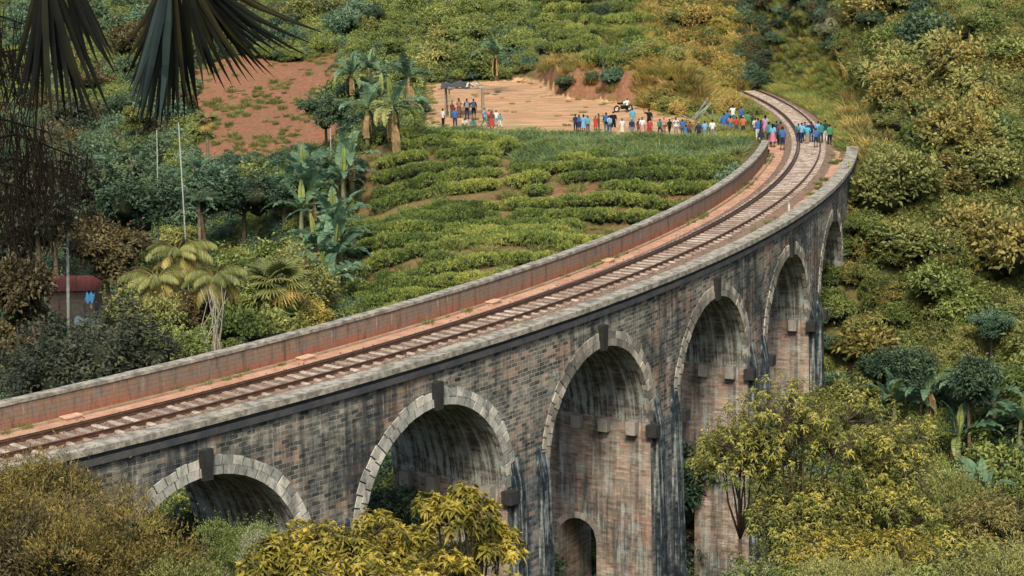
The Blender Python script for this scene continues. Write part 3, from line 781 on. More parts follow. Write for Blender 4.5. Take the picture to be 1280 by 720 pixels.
# seeding shrub with pale flower heads
V, F, t_, lc = cloud(7, 300, 12, 1.0, .9, .15, .07, .5, zc=.6, cl_r=.16)
nfh = 90; ii_ = rng.integers(0, len(V)//4, nfh*7)
Pf = V[ii_*4] + np.array([0, 0, .06]); Vf, Ff = leaves(Pf, rand_unit(len(Pf)), rand_unit(len(Pf)), .07, .06)
V2, F2, t2 = merge((V, F, t_*.8), (Vf, Ff, np.full(len(Pf), 1.6)))
SH.append(leaf_mesh('shrub_leaves', V2, F2, t2, [LM['olive'], M['core']], core(lc)))

def tube_np(paths):
    mb = MB()
    for pts, rad in paths: mb.tube(pts, rad, 5, cap=False)
    return mb
def limb_paths(H, spread, nb, r0, z0=.45, bend=.3):
    """tapered trunk with forking limbs reaching into the crown"""
    paths = []; tx, ty = random.uniform(-bend, bend), random.uniform(-bend, bend)
    tr = [Vector((tx*H*.25*(u**1.5), ty*H*.25*(u**1.5), H*u)) for u in np.linspace(0, .95, 7)]
    paths.append((tr, [r0*(1-.8*u)+.01 for u in np.linspace(0, 1, 7)]))
    tips = [tr[-1]]
    for b in range(nb):
        u = random.uniform(z0, .85); j = u*6.0/.95; k = int(min(5, j)); p = tr[k].lerp(tr[k+1], j-k)
        a = 2*PI*(b*.382+random.random()*.15); ln = spread*random.uniform(.6, 1.05)*(1.15-u*.4)
        d = Vector((math.cos(a), math.sin(a), random.uniform(.35, .9))).normalized()
        q = [p + d*ln*s + Vector((0, 0, -.12*ln*s*s)) for s in (0, .35, .7, 1)]
        rb = r0*(1-.75*u)*.55
        paths.append((q, [rb, rb*.7, rb*.45, rb*.2])); tips.append(q[-1])
        for c in range(2):
            d2 = (d+Vector((random.uniform(-.7, .7), random.uniform(-.7, .7), random.uniform(-.1, .6)))).normalized()
            s = q[1+c]; e = s+d2*ln*.5; paths.append(([s, (s+e)/2+Vector((0, 0, .05)), e], [rb*.4, rb*.25, rb*.1])); tips.append(e)
    return paths, tips
TR = []      # tree prototypes (trunk mesh, crown mesh), height about 1 unit x 6 m
for k, (H, Rx, Rz, nl, nc, L, W) in enumerate(((6, 2.1, 2.0, 9, 420, .24, .11), (7, 1.8, 2.7, 10, 460, .2, .09), (5.5, 2.4, 1.7, 8, 430, .28, .12), (7.5, 1.7, 2.4, 8, 380, .22, .12), (6.5, 2.5, 2.2, 12, 520, .19, .08))):
    pths, tips = limb_paths(H, Rx*.8, 7, .16)
    tm_ = tube_np(pths).mesh('trunk_mesh', M['bark'], True)
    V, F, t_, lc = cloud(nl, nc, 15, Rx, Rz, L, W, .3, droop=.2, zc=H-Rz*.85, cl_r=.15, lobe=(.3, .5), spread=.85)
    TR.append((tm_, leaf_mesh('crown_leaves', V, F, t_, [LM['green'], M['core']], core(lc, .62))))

def set_mat(o, m):
    for s in o.material_slots[:1]: s.link = 'OBJECT'; s.material = m
def shrub(loc, r, mat, label, group, kind=None, name='bush', cat='bush', h=1., rz=None):
    o = mesh_obj(name, SH[random.randrange(6) if kind is None else kind]); o.location = loc
    o.rotation_euler = (random.uniform(-.08, .08), random.uniform(-.08, .08), random.uniform(0, 6.28) if rz is None else rz)
    o.scale = (r*random.uniform(.9, 1.15), r*random.uniform(.9, 1.15), r*h*random.uniform(.7, 1.15))
    set_mat(o, LM[mat]); return tag(o, label, cat, group)
def tree(loc, H, mat, label, group, kind=None, wid=1., name='tree', cat='tree'):
    k = random.randrange(5) if kind is None else kind
    s = H/6.5
    o = thing(name, label, cat, loc, random.uniform(0, 6.28), group); o.scale = (s*wid, s*wid, s)
    mesh_obj('trunk', TR[k][0], o); c = mesh_obj('crown', TR[k][1], o); set_mat(c, LM[mat]); return o

# ------------------------------------------------------------------ more plant prototypes
def tea_mesh(seed):
    n_cl, n_lf = 170, 12
    a = rng.uniform(0, 2*PI, n_cl); r = np.sqrt(rng.uniform(0, 1, n_cl)); 
    x, y = r*np.cos(a), r*np.sin(a); z = .78*(1-.55*r**4) + rng.normal(0, .035, n_cl)
    side = rng.random(n_cl) < .3; x[side], y[side] = np.cos(a[side]), np.sin(a[side]); z[side] = rng.uniform(.15, .65, side.sum())
    cc = np.stack([x, y, z], 1); ci = np.repeat(np.arange(n_cl), n_lf); n = len(ci)
    P = cc[ci] + rng.normal(0, .055, (n, 3))
    outd = np.stack([x, y, .5+z*1.2], 1)[ci]; D = unit(outd*.5 + np.array([0, 0, .8]) + rng.normal(size=(n, 3))*.6)
    N = unit(rng.normal(size=(n, 3)) + np.array([0, 0, .8]))
    V, F = leaves(P, D, N, rng.uniform(.09, .17, n), rng.uniform(.04, .065, n), .15, .05)
    t = np.clip(rng.normal(.5, .2, n_cl)[ci] + rng.normal(0, .15, n), 0, 1)
    lcs = (np.array([[.0, 0, .3], [.45, .2, .3], [-.45, -.1, .3], [.1, -.5, .28], [-.1, .5, .3]]), np.array([.6, .45, .45, .42, .42]))
    return leaf_mesh('tea_leaves', V, F, t, [LM['tea'], M['core']], core(lcs, .8))
TEA = [tea_mesh(k) for k in range(5)]
def grass_mesh(n, h, w, spreadr, lean=.5, mat='straw', droop=.3, plume=0):
    a = rng.uniform(0, 2*PI, n); r = spreadr*np.sqrt(rng.uniform(0, 1, n))
    P = np.stack([r*np.cos(a), r*np.sin(a), np.zeros(n)], 1)
    D = unit(np.stack([np.cos(a)*lean*rng.uniform(.1, 1, n), np.sin(a)*lean*rng.uniform(.1, 1, n), np.ones(n)], 1) + rng.normal(size=(n, 3))*.13)
    L = h*rng.uniform(.55, 1.1, n); N = unit(rng.normal(size=(n, 3))*np.array([1, 1, .1]))
    S = unit(np.cross(D, N)); hw = (w*rng.uniform(.6, 1.2, n)*.5)[:, None]
    out = D*np.array([1, 1, 0]) + 1e-4
    p1 = P + D*(L*.55)[:, None]; p2 = P + D*(L*.95)[:, None] + unit(out)*(L*.28*rng.uniform(.3, 1, n))[:, None] - np.array([0, 0, 1])*(L*droop*rng.uniform(.2, 1, n))[:, None]
    V = np.stack([P-S*hw*.7, P+S*hw*.7, p1+S*hw, p1-S*hw, p2+S*hw*.15, p2-S*hw*.15], 1).reshape(-1, 3)
    b = np.arange(n)[:, None]*6
    F = np.concatenate([b+np.array([0, 1, 2, 3]), b+np.array([3, 2, 4, 5])])
    t = np.clip(rng.normal(.5, .22, n), 0, 1)
    return leaf_mesh('grass_blades', V, F, t, [LM[mat]], None, 6)

def gn_scatter(name, label, cat, pts, scl, protos, seed=0):
    """uncountable growth: one object whose nodes set plant tufts on its points"""
    me = bpy.data.meshes.new(name); me.vertices.add(len(pts)); me.vertices.foreach_set('co', np.asarray(pts, np.float32).ravel()); me.update()
    a = me.attributes.new('size', 'FLOAT', 'POINT'); a.data.foreach_set('value', np.asarray(scl, np.float32))
    o = mesh_obj(name, me); tag(o, label, cat, kind='stuff')
    col = bpy.data.collections.new(name+'_kinds')
    for k, (m_, mt) in enumerate(protos):
        q = bpy.data.objects.new(name+'_tuft', m_); col.objects.link(q); set_mat(q, LM[mt])
    ng = bpy.data.node_groups.new(name+'_nodes', 'GeometryNodeTree')
    ng.interface.new_socket('Geometry', in_out='INPUT', socket_type='NodeSocketGeometry'); ng.interface.new_socket('Geometry', in_out='OUTPUT', socket_type='NodeSocketGeometry')
    N = ng.nodes; gi = N.new('NodeGroupInput'); go = N.new('NodeGroupOutput')
    ci = N.new('GeometryNodeCollectionInfo'); ci.inputs['Collection'].default_value = col; ci.inputs['Separate Children'].default_value = True; ci.inputs['Reset Children'].default_value = True
    ip = N.new('GeometryNodeInstanceOnPoints'); ip.inputs['Pick Instance'].default_value = True
    rv = N.new('FunctionNodeRandomValue'); rv.data_type = 'FLOAT_VECTOR'
    rv.inputs[0].default_value = (-.12, -.12, 0); rv.inputs[1].default_value = (.12, .12, 6.283); rv.inputs['Seed'].default_value = seed
    na = N.new('GeometryNodeInputNamedAttribute'); na.data_type = 'FLOAT'; na.inputs['Name'].default_value = 'size'
    L = ng.links
    L.new(gi.outputs[0], ip.inputs['Points']); L.new(ci.outputs[0], ip.inputs['Instance']); L.new(rv.outputs[0], ip.inputs['Rotation'])
    L.new(na.outputs[0], ip.inputs['Scale']); L.new(ip.outputs[0], go.inputs[0])
    md = o.modifiers.new('growth', 'NODES'); md.node_group = ng
    return o

# masks --------------------------------------------------------
def visible(x, y, z, mx=70, my=60):
    px, py = project_np(x, y, z); return (px > -mx) & (px < 1280+mx) & (py > -my) & (py < 720+my) & (y > 5)
def clear_of_ways(x, y, z, rad=1.2):
    A, dr = to_pol(x, y)
    onb = (A < A_END+.01) & (A > -1.15)
    near = onb & (np.abs(dr) < 4.0+rad)
    low = z + 2.0*rad < -1.8      # beneath the deck
    trackz = (A >= A_END) & (A < .16) & (np.abs(dr) < 2.4+rad*.8)
    return ~((near & ~low) | trackz)
def lattice(x0, x1, y0, y1, s):
    X, Y = np.meshgrid(np.arange(x0, x1, s), np.arange(y0, y1, s))
    X = X + rng.uniform(-.45, .45, X.shape)*s; Y = Y + rng.uniform(-.45, .45, Y.shape)*s
    return X.ravel(), Y.ravel()
HUT = at(92, 352, 140); HUT = (HUT.x, 140.)
def pick_region(px, py):
    """colours by place: returns (choices, region name)"""
    if px > 1050:
        if py > 470: return (('teal', 'dark', 'green', 'dark', 'olive'), 'lower_right')
        if py > 330: return (('olive', 'green', 'olive', 'rust', 'green', 'dark'), 'right')
        return (('rust', 'olive', 'green', 'rust', 'olive', 'green', 'dark'), 'right')
    if px > 925 and py < 125: return (('dark', 'teal', 'dark', 'deep'), 'dark_bank')
    if px > 800 and py < 150: return (('straw', 'olive', 'straw', 'yellow'), 'mound')
    if px > 430 and py < 130: return (('green', 'olive', 'teal', 'green', 'olive', 'green'), 'upper')
    if px > 600 and py > 430: return (('deep', 'dark', 'teal'), 'valley')
    if px < 150 and py > 130: return (('deep', 'brown', 'dark', 'dark'), 'shade_left')
    if px < 430 and py < 170: return (('green', 'dark', 'teal', 'brown', 'olive'), 'field_edge')
    if 140 < px < 320 and py > 285: return (('olive', 'brown', 'green', 'olive'), 'left_mid')
    return (('dark', 'teal', 'green', 'teal', 'teal', 'green'), 'left')

X, Y = lattice(-70, 75, 92, 330, .92)
Z = terrain(X, Y)
ok = visible(X, Y, Z+1, 260, 120) & clear_of_ways(X, Y, Z, .8) & (clear_w(X, Y) < .05) & ~tea_mask(X, Y) & ~tea_mask(X, Y+1.) & ~field_mask(X, Y)
ok &= np.hypot(X-HUT[0], Y-HUT[1]) > 3.
A_, dr_ = to_pol(X, Y)
grassy = (A_ > A_END+.01) & (A_ < .2) & (dr_ > 2.6) & (dr_ < 7.5)           # verge right of the track
grassl = (A_ > A_END+.01) & (A_ < .12) & (dr_ < -2.4) & (dr_ > -9.5)
bankm = (Y > back_edge(X)-1) & (Y < back_edge(X)+3.2) & (X > 2.6) & (X < 16) & (rng.random(X.shape) < .85)
pxq, pyq = project_np(X, Y, Z); ok &= ~((pxq > 668) & (pxq < 838) & (pyq < 104) & (Y > 195) & (rng.random(X.shape) < .96))
ok &= ~grassy & ~(grassl & (rng.random(X.shape) < .8)) & ~bankm & ~((Y > 155.5) & (Y < 179) & (X > -7.6) & (X < 24.5))
gp = {'right': [], 'dark_bank': [], 'upper': [], 'left': [], 'mound': []}
PX, PY = project_np(X, Y, Z+1)
for x, y, z, px, py in zip(X[ok], Y[ok], Z[ok], PX[ok], PY[ok]):
    reg = pick_region(px, py)[1]
    g = {'lower_right': 'left', 'right': 'right', 'dark_bank': 'dark_bank', 'mound': 'mound', 'upper': 'upper', 'valley': 'left', 'shade_left': 'dark_bank', 'field_edge': 'upper', 'left_mid': 'upper', 'left': 'left'}[reg]
    gp[g].append((x, y, z-.15, random.uniform(.6, 1.3)))
UG = {'right': ('olive and rusty undergrowth covering the right hillside', ('rust', 'olive', 'green', 'olive', 'green', 'olive')),
      'dark_bank': ('deep green undergrowth in the shaded gullies', ('deep', 'dark', 'brown', 'dark', 'deep', 'teal')),
      'upper': ('mixed green scrub covering the slopes above the clearing', ('green', 'olive', 'teal', 'green', 'dark', 'bright')),
      'left': ('blue-green undergrowth covering the valley floor', ('dark', 'teal', 'green', 'teal', 'dark', 'green')),
      'mound': ('straw-coloured scrub on the mound beside the track', ('straw', 'olive', 'straw', 'yellow', 'olive', 'rust'))}
for g, L in gp.items():
    if L:
        L = np.array(L); gn_scatter('undergrowth', UG[g][0], 'undergrowth', L[:, :3], L[:, 3], [(SH[k], UG[g][1][k]) for k in range(6)], 3)

# grasses -------------------------------------------------------
G1 = grass_mesh(150, .9, .035, .45, .55, 'straw', .3); G2 = grass_mesh(130, 1.35, .06, .4, .7, 'lemong', .5); G3 = grass_mesh(160, .32, .02, .4, .7, 'olive', .1)
def scat(x0, x1, y0, y1, s, cond, smin, smax, name, label, protos, dz=-.03):
    X, Y = lattice(x0, x1, y0, y1, s); Z = terrain(X, Y); k = cond(X, Y, Z) & visible(X, Y, Z, 120, 60)
    if k.sum() == 0: return
    P = np.stack([X[k], Y[k], Z[k]+dz], 1); gn_scatter(name, label, 'grass', P, rng.uniform(smin, smax, k.sum()), protos, 5)
def c_verge(X, Y, Z):
    A, dr = to_pol(X, Y); return (A > A_END+.005) & (A < .5) & (((dr > 2.3) & (dr < 9)) | ((dr < -2.3) & (dr > -11) & (clear_w(X, Y) < .1) & (Y > 166)))
scat(10, 45, 150, 235, .42, c_verge, .5, 1.0, 'tall_grass', 'yellow-green grass along both sides of the track beyond the viaduct', [(G1, 'yellow'), (G1, 'bright'), (G3, 'olive'), (G1, 'bright')])
def c_mound(X, Y, Z):
    px, py = project_np(X, Y, Z); return (px > 800) & (px < 945) & (py < 135) & (Y < 270) & (clear_w(X, Y) < .1) & clear_of_ways(X, Y, Z, .5)
scat(8, 45, 175, 270, .7, c_mound, .9, 1.7, 'tall_grass', 'golden dry grass on the mound left of the track', [(G1, 'straw'), (G1, 'yellow'), (G1, 'straw')])
def c_lemon(X, Y, Z):
    A, dr = to_pol(X, Y); top = np.where(X > .6, 157.8, 166.6)
    return (Y > top-.4) & (clear_w(X, Y) < .35) & (Y < front_edge(X)+.3) & (X > -7.6) & (dr < -5.) & (A < .1)
scat(-9, 25, 155, 174, .34, c_lemon, .55, .95, 'tall_grass', 'long green grass on the bank below the clearing', [(G2, 'lemong'), (G2, 'lemong'), (G2, 'bright'), (G1, 'straw')])
def c_rh(X, Y, Z):
    px, py = project_np(X, Y, Z); return (px > 1055) & (py < 300) & (Y < 215) & clear_of_ways(X, Y, Z, .5)
scat(20, 70, 140, 215, 1.3, c_rh, 1.0, 2.0, 'tall_grass', 'dry brown grass between the bushes of the right hillside', [(G1, 'straw'), (G1, 'rust'), (G1, 'olive')])
def c_tea(X, Y, Z): return (tea_mask(X, Y) | tea_mask(X+2.5, Y)) & (rng.random(X.shape) < .5)
scat(-14, 23, 120, 168, .75, c_tea, .4, 1.1, 'grass', 'low grass and weeds between the tea rows', [(G3, 'green'), (G3, 'olive'), (G1, 'olive')])
def c_field(X, Y, Z): return field_mask(X, Y) & (rng.random(X.shape) < np.clip(.16+.5*wob(X, Y, 4.)+.3*wob(X, Y, 1.7, 3.), .03, .9))
scat(-40, -10, 176, 226, .6, c_field, .4, .9, 'tall_grass', 'sparse grass tufts scattered over the red field', [(G3, 'olive'), (G1, 'olive'), (G3, 'green')])
def c_clear(X, Y, Z):
    w_ = clear_w(X, Y); return (w_ > .2) & ((rng.random(X.shape) < .035) | ((w_ < .98) & (rng.random(X.shape) < .5)) | ((wob(X, Y, 5., 2.) > .95) & (rng.random(X.shape) < .3)))
scat(-9, 22, 165, 210, .6, c_clear, .35, .9, 'grass', 'thin grass tufts on the dirt clearing and along its margin', [(G3, 'olive'), (G3, 'straw'), (G3, 'green')])
def c_bank(X, Y, Z): return (Y > back_edge(X)+.3) & (Y < back_edge(X)+7) & (X > 2.6) & (X < 17) & (rng.random(X.shape) < np.where(Y < back_edge(X)+2.4, .35, .8))
scat(2, 20, 180, 208, .6, c_bank, .6, 1.3, 'tall_grass', 'dry reddish grass on the cut bank behind the clearing', [(G1, 'rust'), (G1, 'straw'), (G3, 'olive')])
# deck weeds
Pw = []
for k in range(420):
    A = random.uniform(-.86, A_END); dr = random.choice([random.uniform(-2.93, -2.6), random.uniform(2.0, 2.85), random.uniform(1.75, 2.8)])
    if math.sin(A*60)+.5*math.sin(A*143) > .1: Pw.append(pol(A, R0+dr, -.3))
gn_scatter('weeds', 'low weeds along the foot of the parapets', 'weeds', np.array(Pw), rng.uniform(.35, .9, len(Pw)), [(G3, 'olive'), (G3, 'green')], 8)

# tea -----------------------------------------------------------
tp = []
rows = range(-3, 18)
for r_ in rows:
    x = -9.5
    while x < 23:
        yy = 128.2 - .8*math.sin(x/9.+.5) - .35*math.sin(x/3.7+13) + (r_+.56)*TROW
        if bool(tea_mask(np.array([x]), np.array([yy]))[0]) and random.random() > .03:
            z = T(x, yy); px, py = project(x, yy, z+.8)
            gap = (abs(x-(-.2+.05*(yy-150))) < .7 and yy > 147) or (r_ == 10 and x < 7 and random.random() < .9) or (r_ == 3 and x < 3.5 and random.random() < .85) or (r_ == 14 and x < -.5 and random.random() < .35) or (r_ == 7 and x > 5 and random.random() < .6)        # foot path through the rows
            A, dr = to_pol(x, yy); A = float(A); dr = float(dr)
            # hidden behind the inner parapet?
            if not gap and 400 < px < 1010 and -20 < py < 640: tp.append((x+random.uniform(-.2, .2), yy+random.uniform(-.12, .12), z, px, py))
        x += 1.15
def below_wall(px, py):
    """is the image point under the top line of the inner parapet"""
    best = None
    for k in range(120):
        A = -.95 + (A_LW+.95)*k/119; q = project(*pol(A, R0-3.3, .86))
        if best is None or abs(q[0]-px) < best[0]: best = (abs(q[0]-px), q[1])
    return py > best[1]+3
tp = [q for q in tp if not below_wall(q[3], q[4]-2)]
tp.sort(key=lambda q: q[1])
for k, (x, y, z, px, py) in enumerate(tp[:298]):
    o = mesh_obj('tea_bush', random.choice(TEA)); o.location = (x, y, z-.08); o.rotation_euler = (0, 0, random.uniform(0, 6.28))
    s = random.uniform(.9, 1.2); o.scale = (s*1.0, s*.9, s*random.uniform(.85, 1.1))
    tag(o, 'flat-topped green tea bush in the terraced rows beside the viaduct', 'tea bush', 'tea bushes in the terraced rows')
if len(tp) > 298:
    gn_scatter('tea_hedge', 'farthest tea bushes at the top of the terraces', 'tea hedge', np.array([(q[0], q[1], q[2]-.08) for q in tp[298:]]), rng.uniform(.9, 1.2, len(tp)-298), [(TEA[0], 'tea'), (TEA[1], 'tea')], 2)

# a second plot of planted rows on the slope above the cut bank
ut = []
for r_ in range(8):
    for px_ in np.arange(672, 836, 17.):
        row_ = 96-r_*13. + .05*(px_-700) + 3*math.sin(px_*.03+r_); px2 = px_+random.uniform(-4, 4)
        if row_ < -12 or px2 > 838-r_*5 or (745 < px2 < 790 and 40 < row_ < 80 and random.random() < .7): continue
        ut.append((px2, row_))
UT_XY = []
for px2, row_ in ut:
    r__ = ray(px2, row_); ys_ = np.arange(186., 300., .3); t__ = ys_/r__.y; g_ = terrain(r__.x*t__, ys_); zz_ = CAM_H+r__.z*t__; k_ = int(np.argmax(zz_ <= g_))
    if zz_[k_] > g_[k_]: continue
    x_, y_ = float(r__.x*t__[k_]), float(ys_[k_])
    if y_ < float(back_edge(x_))+3.5: continue
    o = mesh_obj('tea_bush', random.choice(TEA)); o.location = (x_, y_, float(g_[k_])-.05); q_ = random.uniform(1.25, 1.7); o.scale = (q_, q_*.7, q_*1.05); o.rotation_euler = (0, 0, random.uniform(0, 6.28))
    tag(o, 'yellow-green planted bush in the rows on the slope above the cut bank', 'tea bush', 'planted bushes on the upper slope'); UT_XY.append((x_, y_))
    set_mat(o, LM[random.choice(('tea', 'bright', 'tea', 'green'))])
# individual bushes ---------------------------------------------
BL = {'right': 'bushy mound of olive and rust leaves on the hillside right of the viaduct', 'lower_right': 'dark green bush low on the slope right of the viaduct piers',
      'dark_bank': 'dark bush on the shaded bank behind the railway curve', 'mound': 'straw-coloured bush on the mound between clearing and track',
      'upper': 'green bush on the slope above the dirt clearing', 'valley': 'dark bush in the valley under the viaduct arches', 'shade_left': 'deep shaded bush at the far left behind the inner parapet',
      'field_edge': 'green bush around the red soil field', 'left_mid': 'olive bush behind the inner parapet at the left', 'left': 'blue-green bush in the valley left of the tea rows'}
BG = {k: 'bushes: '+v for k, v in {'right': 'right hillside', 'lower_right': 'lower right slope', 'dark_bank': 'shaded bank', 'mound': 'mound', 'upper': 'upper slope', 'valley': 'valley floor', 'shade_left': 'far left shade', 'field_edge': 'red field edge', 'left_mid': 'left middle', 'left': 'left valley'}.items()}
X, Y = lattice(-60, 70, 95, 285, 3.5); Z = terrain(X, Y)
ok = visible(X, Y, Z+1.5, 20, 10) & clear_of_ways(X, Y, Z, 1.9) & (clear_w(X, Y) < .02) & ~tea_mask(X, Y) & ~tea_mask(X, Y+2.2) & ~field_mask(X, Y) & (np.hypot(X-HUT[0], Y-HUT[1]) > 4.)
A_, dr_ = to_pol(X, Y)
ok &= ~((A_ > A_END) & (A_ < .35) & (dr_ > 0) & (dr_ < 8)) & ~((Y > 152) & (Y < 178) & (X > -9) & (X < 25)) & ~((Y > back_edge(X)-3) & (Y < back_edge(X)+4.5) & (X > 2) & (X < 17)) & ~((A_ > A_END) & (A_ < .2) & (dr_ < 0) & (dr_ > -9))
pxq, pyq = project_np(X, Y, Z); ok &= ~((pxq > 660) & (pxq < 845) & (pyq < 112) & (Y > 190))
ok &= ~((pxq > 345) & (pxq < 455) & (pyq > 215) & (pyq < 400) & (Y < 175))
cand = list(zip(X[ok], Y[ok], Z[ok])); random.shuffle(cand)
zb = {}
def occl(px, py, y):
    return False
nb = 0
PXc = []
for x, y, z in cand:
    px, py = project(x, y, z+1.6)
    if py > 0 and not (px < 900 and below_wall(px, py-8) and not py > 620): PXc.append((x, y, z, px, py))
print('bush candidates', len(PXc))
PXc = PXc[:285]
for x, y, z, px, py in PXc:
    ch, reg = pick_region(px, py)
    r = random.uniform(1.5, 2.5)*(.8 if reg == 'mound' else 1.25 if reg == 'right' else 1)
    mt = ch[int((wob(x, y, 6.5, 1.)*.5+.5)*len(ch)*.99+random.uniform(-.8, .8)) % len(ch)]
    kd = 5 if reg == 'right' and random.random() < .35 else None
    shrub((x, y, z-.25), r, mt, BL[reg], BG[reg], kd)

# trees -----------------------------------------------------------
def hit(px, py, y0=60., y1=330.):
    r = ray(px, py); ys_ = np.arange(y0, y1, .25); t_ = ys_/r.y
    zz = CAM_H + r.z*t_; xx = r.x*t_; g = terrain(xx, ys_)
    k = np.argmax(zz <= g)
    if not (zz <= g).any(): k = len(ys_)-1
    return float(xx[k]), float(ys_[k]), float(g[k])
def plant_top(px, py_top, Y):
    """ground point below an image point at depth Y, and the height needed to reach it"""
    p = at(px, py_top, Y); g = T(p.x, Y); return (p.x, Y, g), p.z-g
TREES = [ # px, top row, depth, colour, label
 (405,112,172,'dark','dark round tree beside the red field, above the banana plants'),
 (300,205,160,'dark','dark green tree in the valley just right of the pale poles'),
 (255,215,158,'teal','blue-green tree between the two pale poles and the banana plants'),
 (160,205,150,'dark','dark tree left of the thin pale pole'),
 (125,170,165,'teal','blue-green tree below the hanging fan palm leaves'),
 (170,130,190,'olive','olive tree behind the hanging fan palm leaves'),
 (60,150,150,'deep','dark tree behind the dead hanging twigs at the left edge'),
 (40,230,130,'deep','deep green tree low behind the dead hanging twigs'),
 (130,270,135,'brown','brownish tree above the little red-roofed hut'),
 (20,330,110,'brown','brown-green tree at the left edge above the parapet'),
 (60,395,100,'deep','low dark tree behind the left end of the inner parapet'),
 (150,400,104,'deep','low dark tree left of the tangled pale roots'),
 (160,365,118,'olive','olive tree left of the shaggy palms'),
 (305,350,122,'olive','olive tree right of the shaggy palms'),
 (320,300,128,'green','green tree behind the small fan palm'),
 (370,330,122,'olive','olive tree left of the nearest banana plants'),
 (365,215,160,'teal','blue-green tree left of the upper banana plants'),
 (440,90,190,'teal','blue-green tree above the tall banana plants'),
 (490,45,215,'green','green tree above the tin-roofed shelter'),
 (540,30,225,'green','light green tree on the slope left of the dark hut'),
 (470,10,232,'dark','dark tree at the top edge left of centre'),
 (560,0,240,'olive','olive tree at the top edge above the shelter'),
 (612,-20,248,'green','green tree at the top edge above the lone banana plant'),
 (400,30,245,'green','green tree above the red field, near its right corner'),
 (350,20,245,'dark','dark tree above the middle of the red field'),
 (290,30,245,'green','green tree above the left part of the red field'),
 (210,60,235,'teal','blue-green tree behind the middle of the fan palm leaves'),
 (110,60,235,'dark','dark tree behind the left fan palm leaf'),
 (880,-20,232,'olive','olive tree at the top of the mound'),
 (940,-25,238,'dark','tall dark tree at the top edge above the track'),
 (975,-10,228,'dark','dark tree overhanging the far end of the track'),
 (1010,10,226,'deep','deep green tree behind the far end of the track'),
 (1050,-30,222,'teal','tall blue-green tree at the top edge right of the track'),
 (960,35,218,'dark','dark tree closing the view where the track disappears'),
 (1000,60,208,'olive','olive tree on the grassy verge right of the track'),
 (1035,65,200,'pale','pale green tree on the verge above the right parapet end'),
 (1090,30,196,'dark','dark tree on the right hillside near the track'),
 (1140,5,200,'rust','rust-coloured tree high on the right hillside'),
 (1150,45,186,'dark','dark-hearted tree at the middle of the upper right hillside'),
 (1210,40,182,'olive','rounded yellow-olive tree on the upper right hillside'),
 (1265,75,176,'rust','rust-olive tree at the right edge of the upper hillside'),
 (1230,120,170,'olive','olive tree at the right edge above the parapet level'),
 (1110,110,180,'straw','straw-coloured tree on the right hillside above the parapet end'),
 (1160,165,164,'green','green tree right of the parapet end'),
 (1245,190,158,'teal','blue-green tree at the right edge level with the parapet end'),
 (1105,190,158,'olive','olive tree just right of the parapet end'),
 (1180,235,150,'rust','rust-olive tree below the parapet level on the right hillside'),
 (1120,270,146,'olive','olive tree beside the last arch'),
 (1255,290,142,'teal','grey-green tree at the right edge, halfway down'),
 (1090,345,142,'green','green tree beside the last pier'),
 (1170,350,138,'rust','rust-olive tree halfway down the right hillside'),
 (1240,385,132,'teal','blue-green tree above the banana plants at the right edge'),
 (1100,420,132,'dark','dark green tree low beside the last pier'),
 (1050,455,130,'olive','olive tree at the foot of the last pier'),
 (1150,440,126,'dark','dark tree above the right banana plants'),
 (1215,450,122,'dark','dark tree behind the right banana plants'),
 (560,640,100,'dark','dark tree under the second arch'),
 (870,560,118,'dark','dark tree seen under the fourth arch'),
 (480,600,95,'dark','dark tree seen through the second arch beside its left pier'),
 (240,640,88,'dark','dark tree seen through the first arch'),
 (350,650,86,'olive','olive tree at the foot of the first arch'),
]
for (px, pt, Y_, mt, lb) in TREES:
    loc, h = plant_top(px, pt, Y_)
    h = min(max(h, 3.2), 12.)
    tree(loc, h, mt, lb, None, wid=random.uniform(.95, 1.25)*(1.15 if h < 5 else .95))

# bananas -----------------------------------------------------------
M['bstem'] = simple_mat('banana_stem', (.16, .17, .09), .7, .2, 0, .35, 5)
M['bdead'] = simple_mat('banana_dead_leaf', (.26, .18, .09), .9, .1, 0, .35, 5)
def banana_leaf(L, W, up, arch, torn, mat, name='banana_leaf'):
    """blade along +X, rising then bending over; torn edges"""
    n = 16; mb = []; pts = []; ang = up; p = Vector((0, 0, 0))
    for k in range(n+1):
        pts.append(p.copy()); ang -= arch/n*(.4+1.2*k/n); p = p + Vector((math.cos(ang), 0, math.sin(ang)))*(L/n)
    V, F, t_ = [], [], []
    for side in (-1, 1):
        for k in range(1, n):
            u0, u1 = (k-.0)/n, (k+1)/n
            w = lambda u: W*.5*math.sin(PI*min(1, max(0, (u-.06)/.94))**.75)**.7
            lift = .25 + (random.uniform(-.55, .1) if random.random() < torn else 0)
            gap = .12 if random.random() < torn else 0.
            a0, a1 = pts[k], pts[k].lerp(pts[k+1], 1-gap)
            w0, w1 = w(u0), w(u1)*(random.uniform(.75, 1.) if gap else 1)
            sw = .18
            b0 = a0+Vector((sw*w0, side*w0*math.cos(lift), w0*math.sin(lift))); b1 = a1+Vector((sw*w1, side*w1*math.cos(lift), w1*math.sin(lift)))
            b = len(V); V += [tuple(a0), tuple(a1), tuple(b1), tuple(b0)]; F.append((b, b+1, b+2, b+3)); t_.append(.5+random.uniform(-.15, .2))
    # midrib
    rb = MB(); rb.tube([q+Vector((0, 0, .012)) for q in pts], [.035*(1-.85*k/n) for k in range(n+1)], 5, False)
    V = np.array(V); F = np.array(F)
    return leaf_mesh(name, V, F, np.array(t_), [LM[mat], LM['bright']], (np.array(rb.v), np.array(rb.f)))
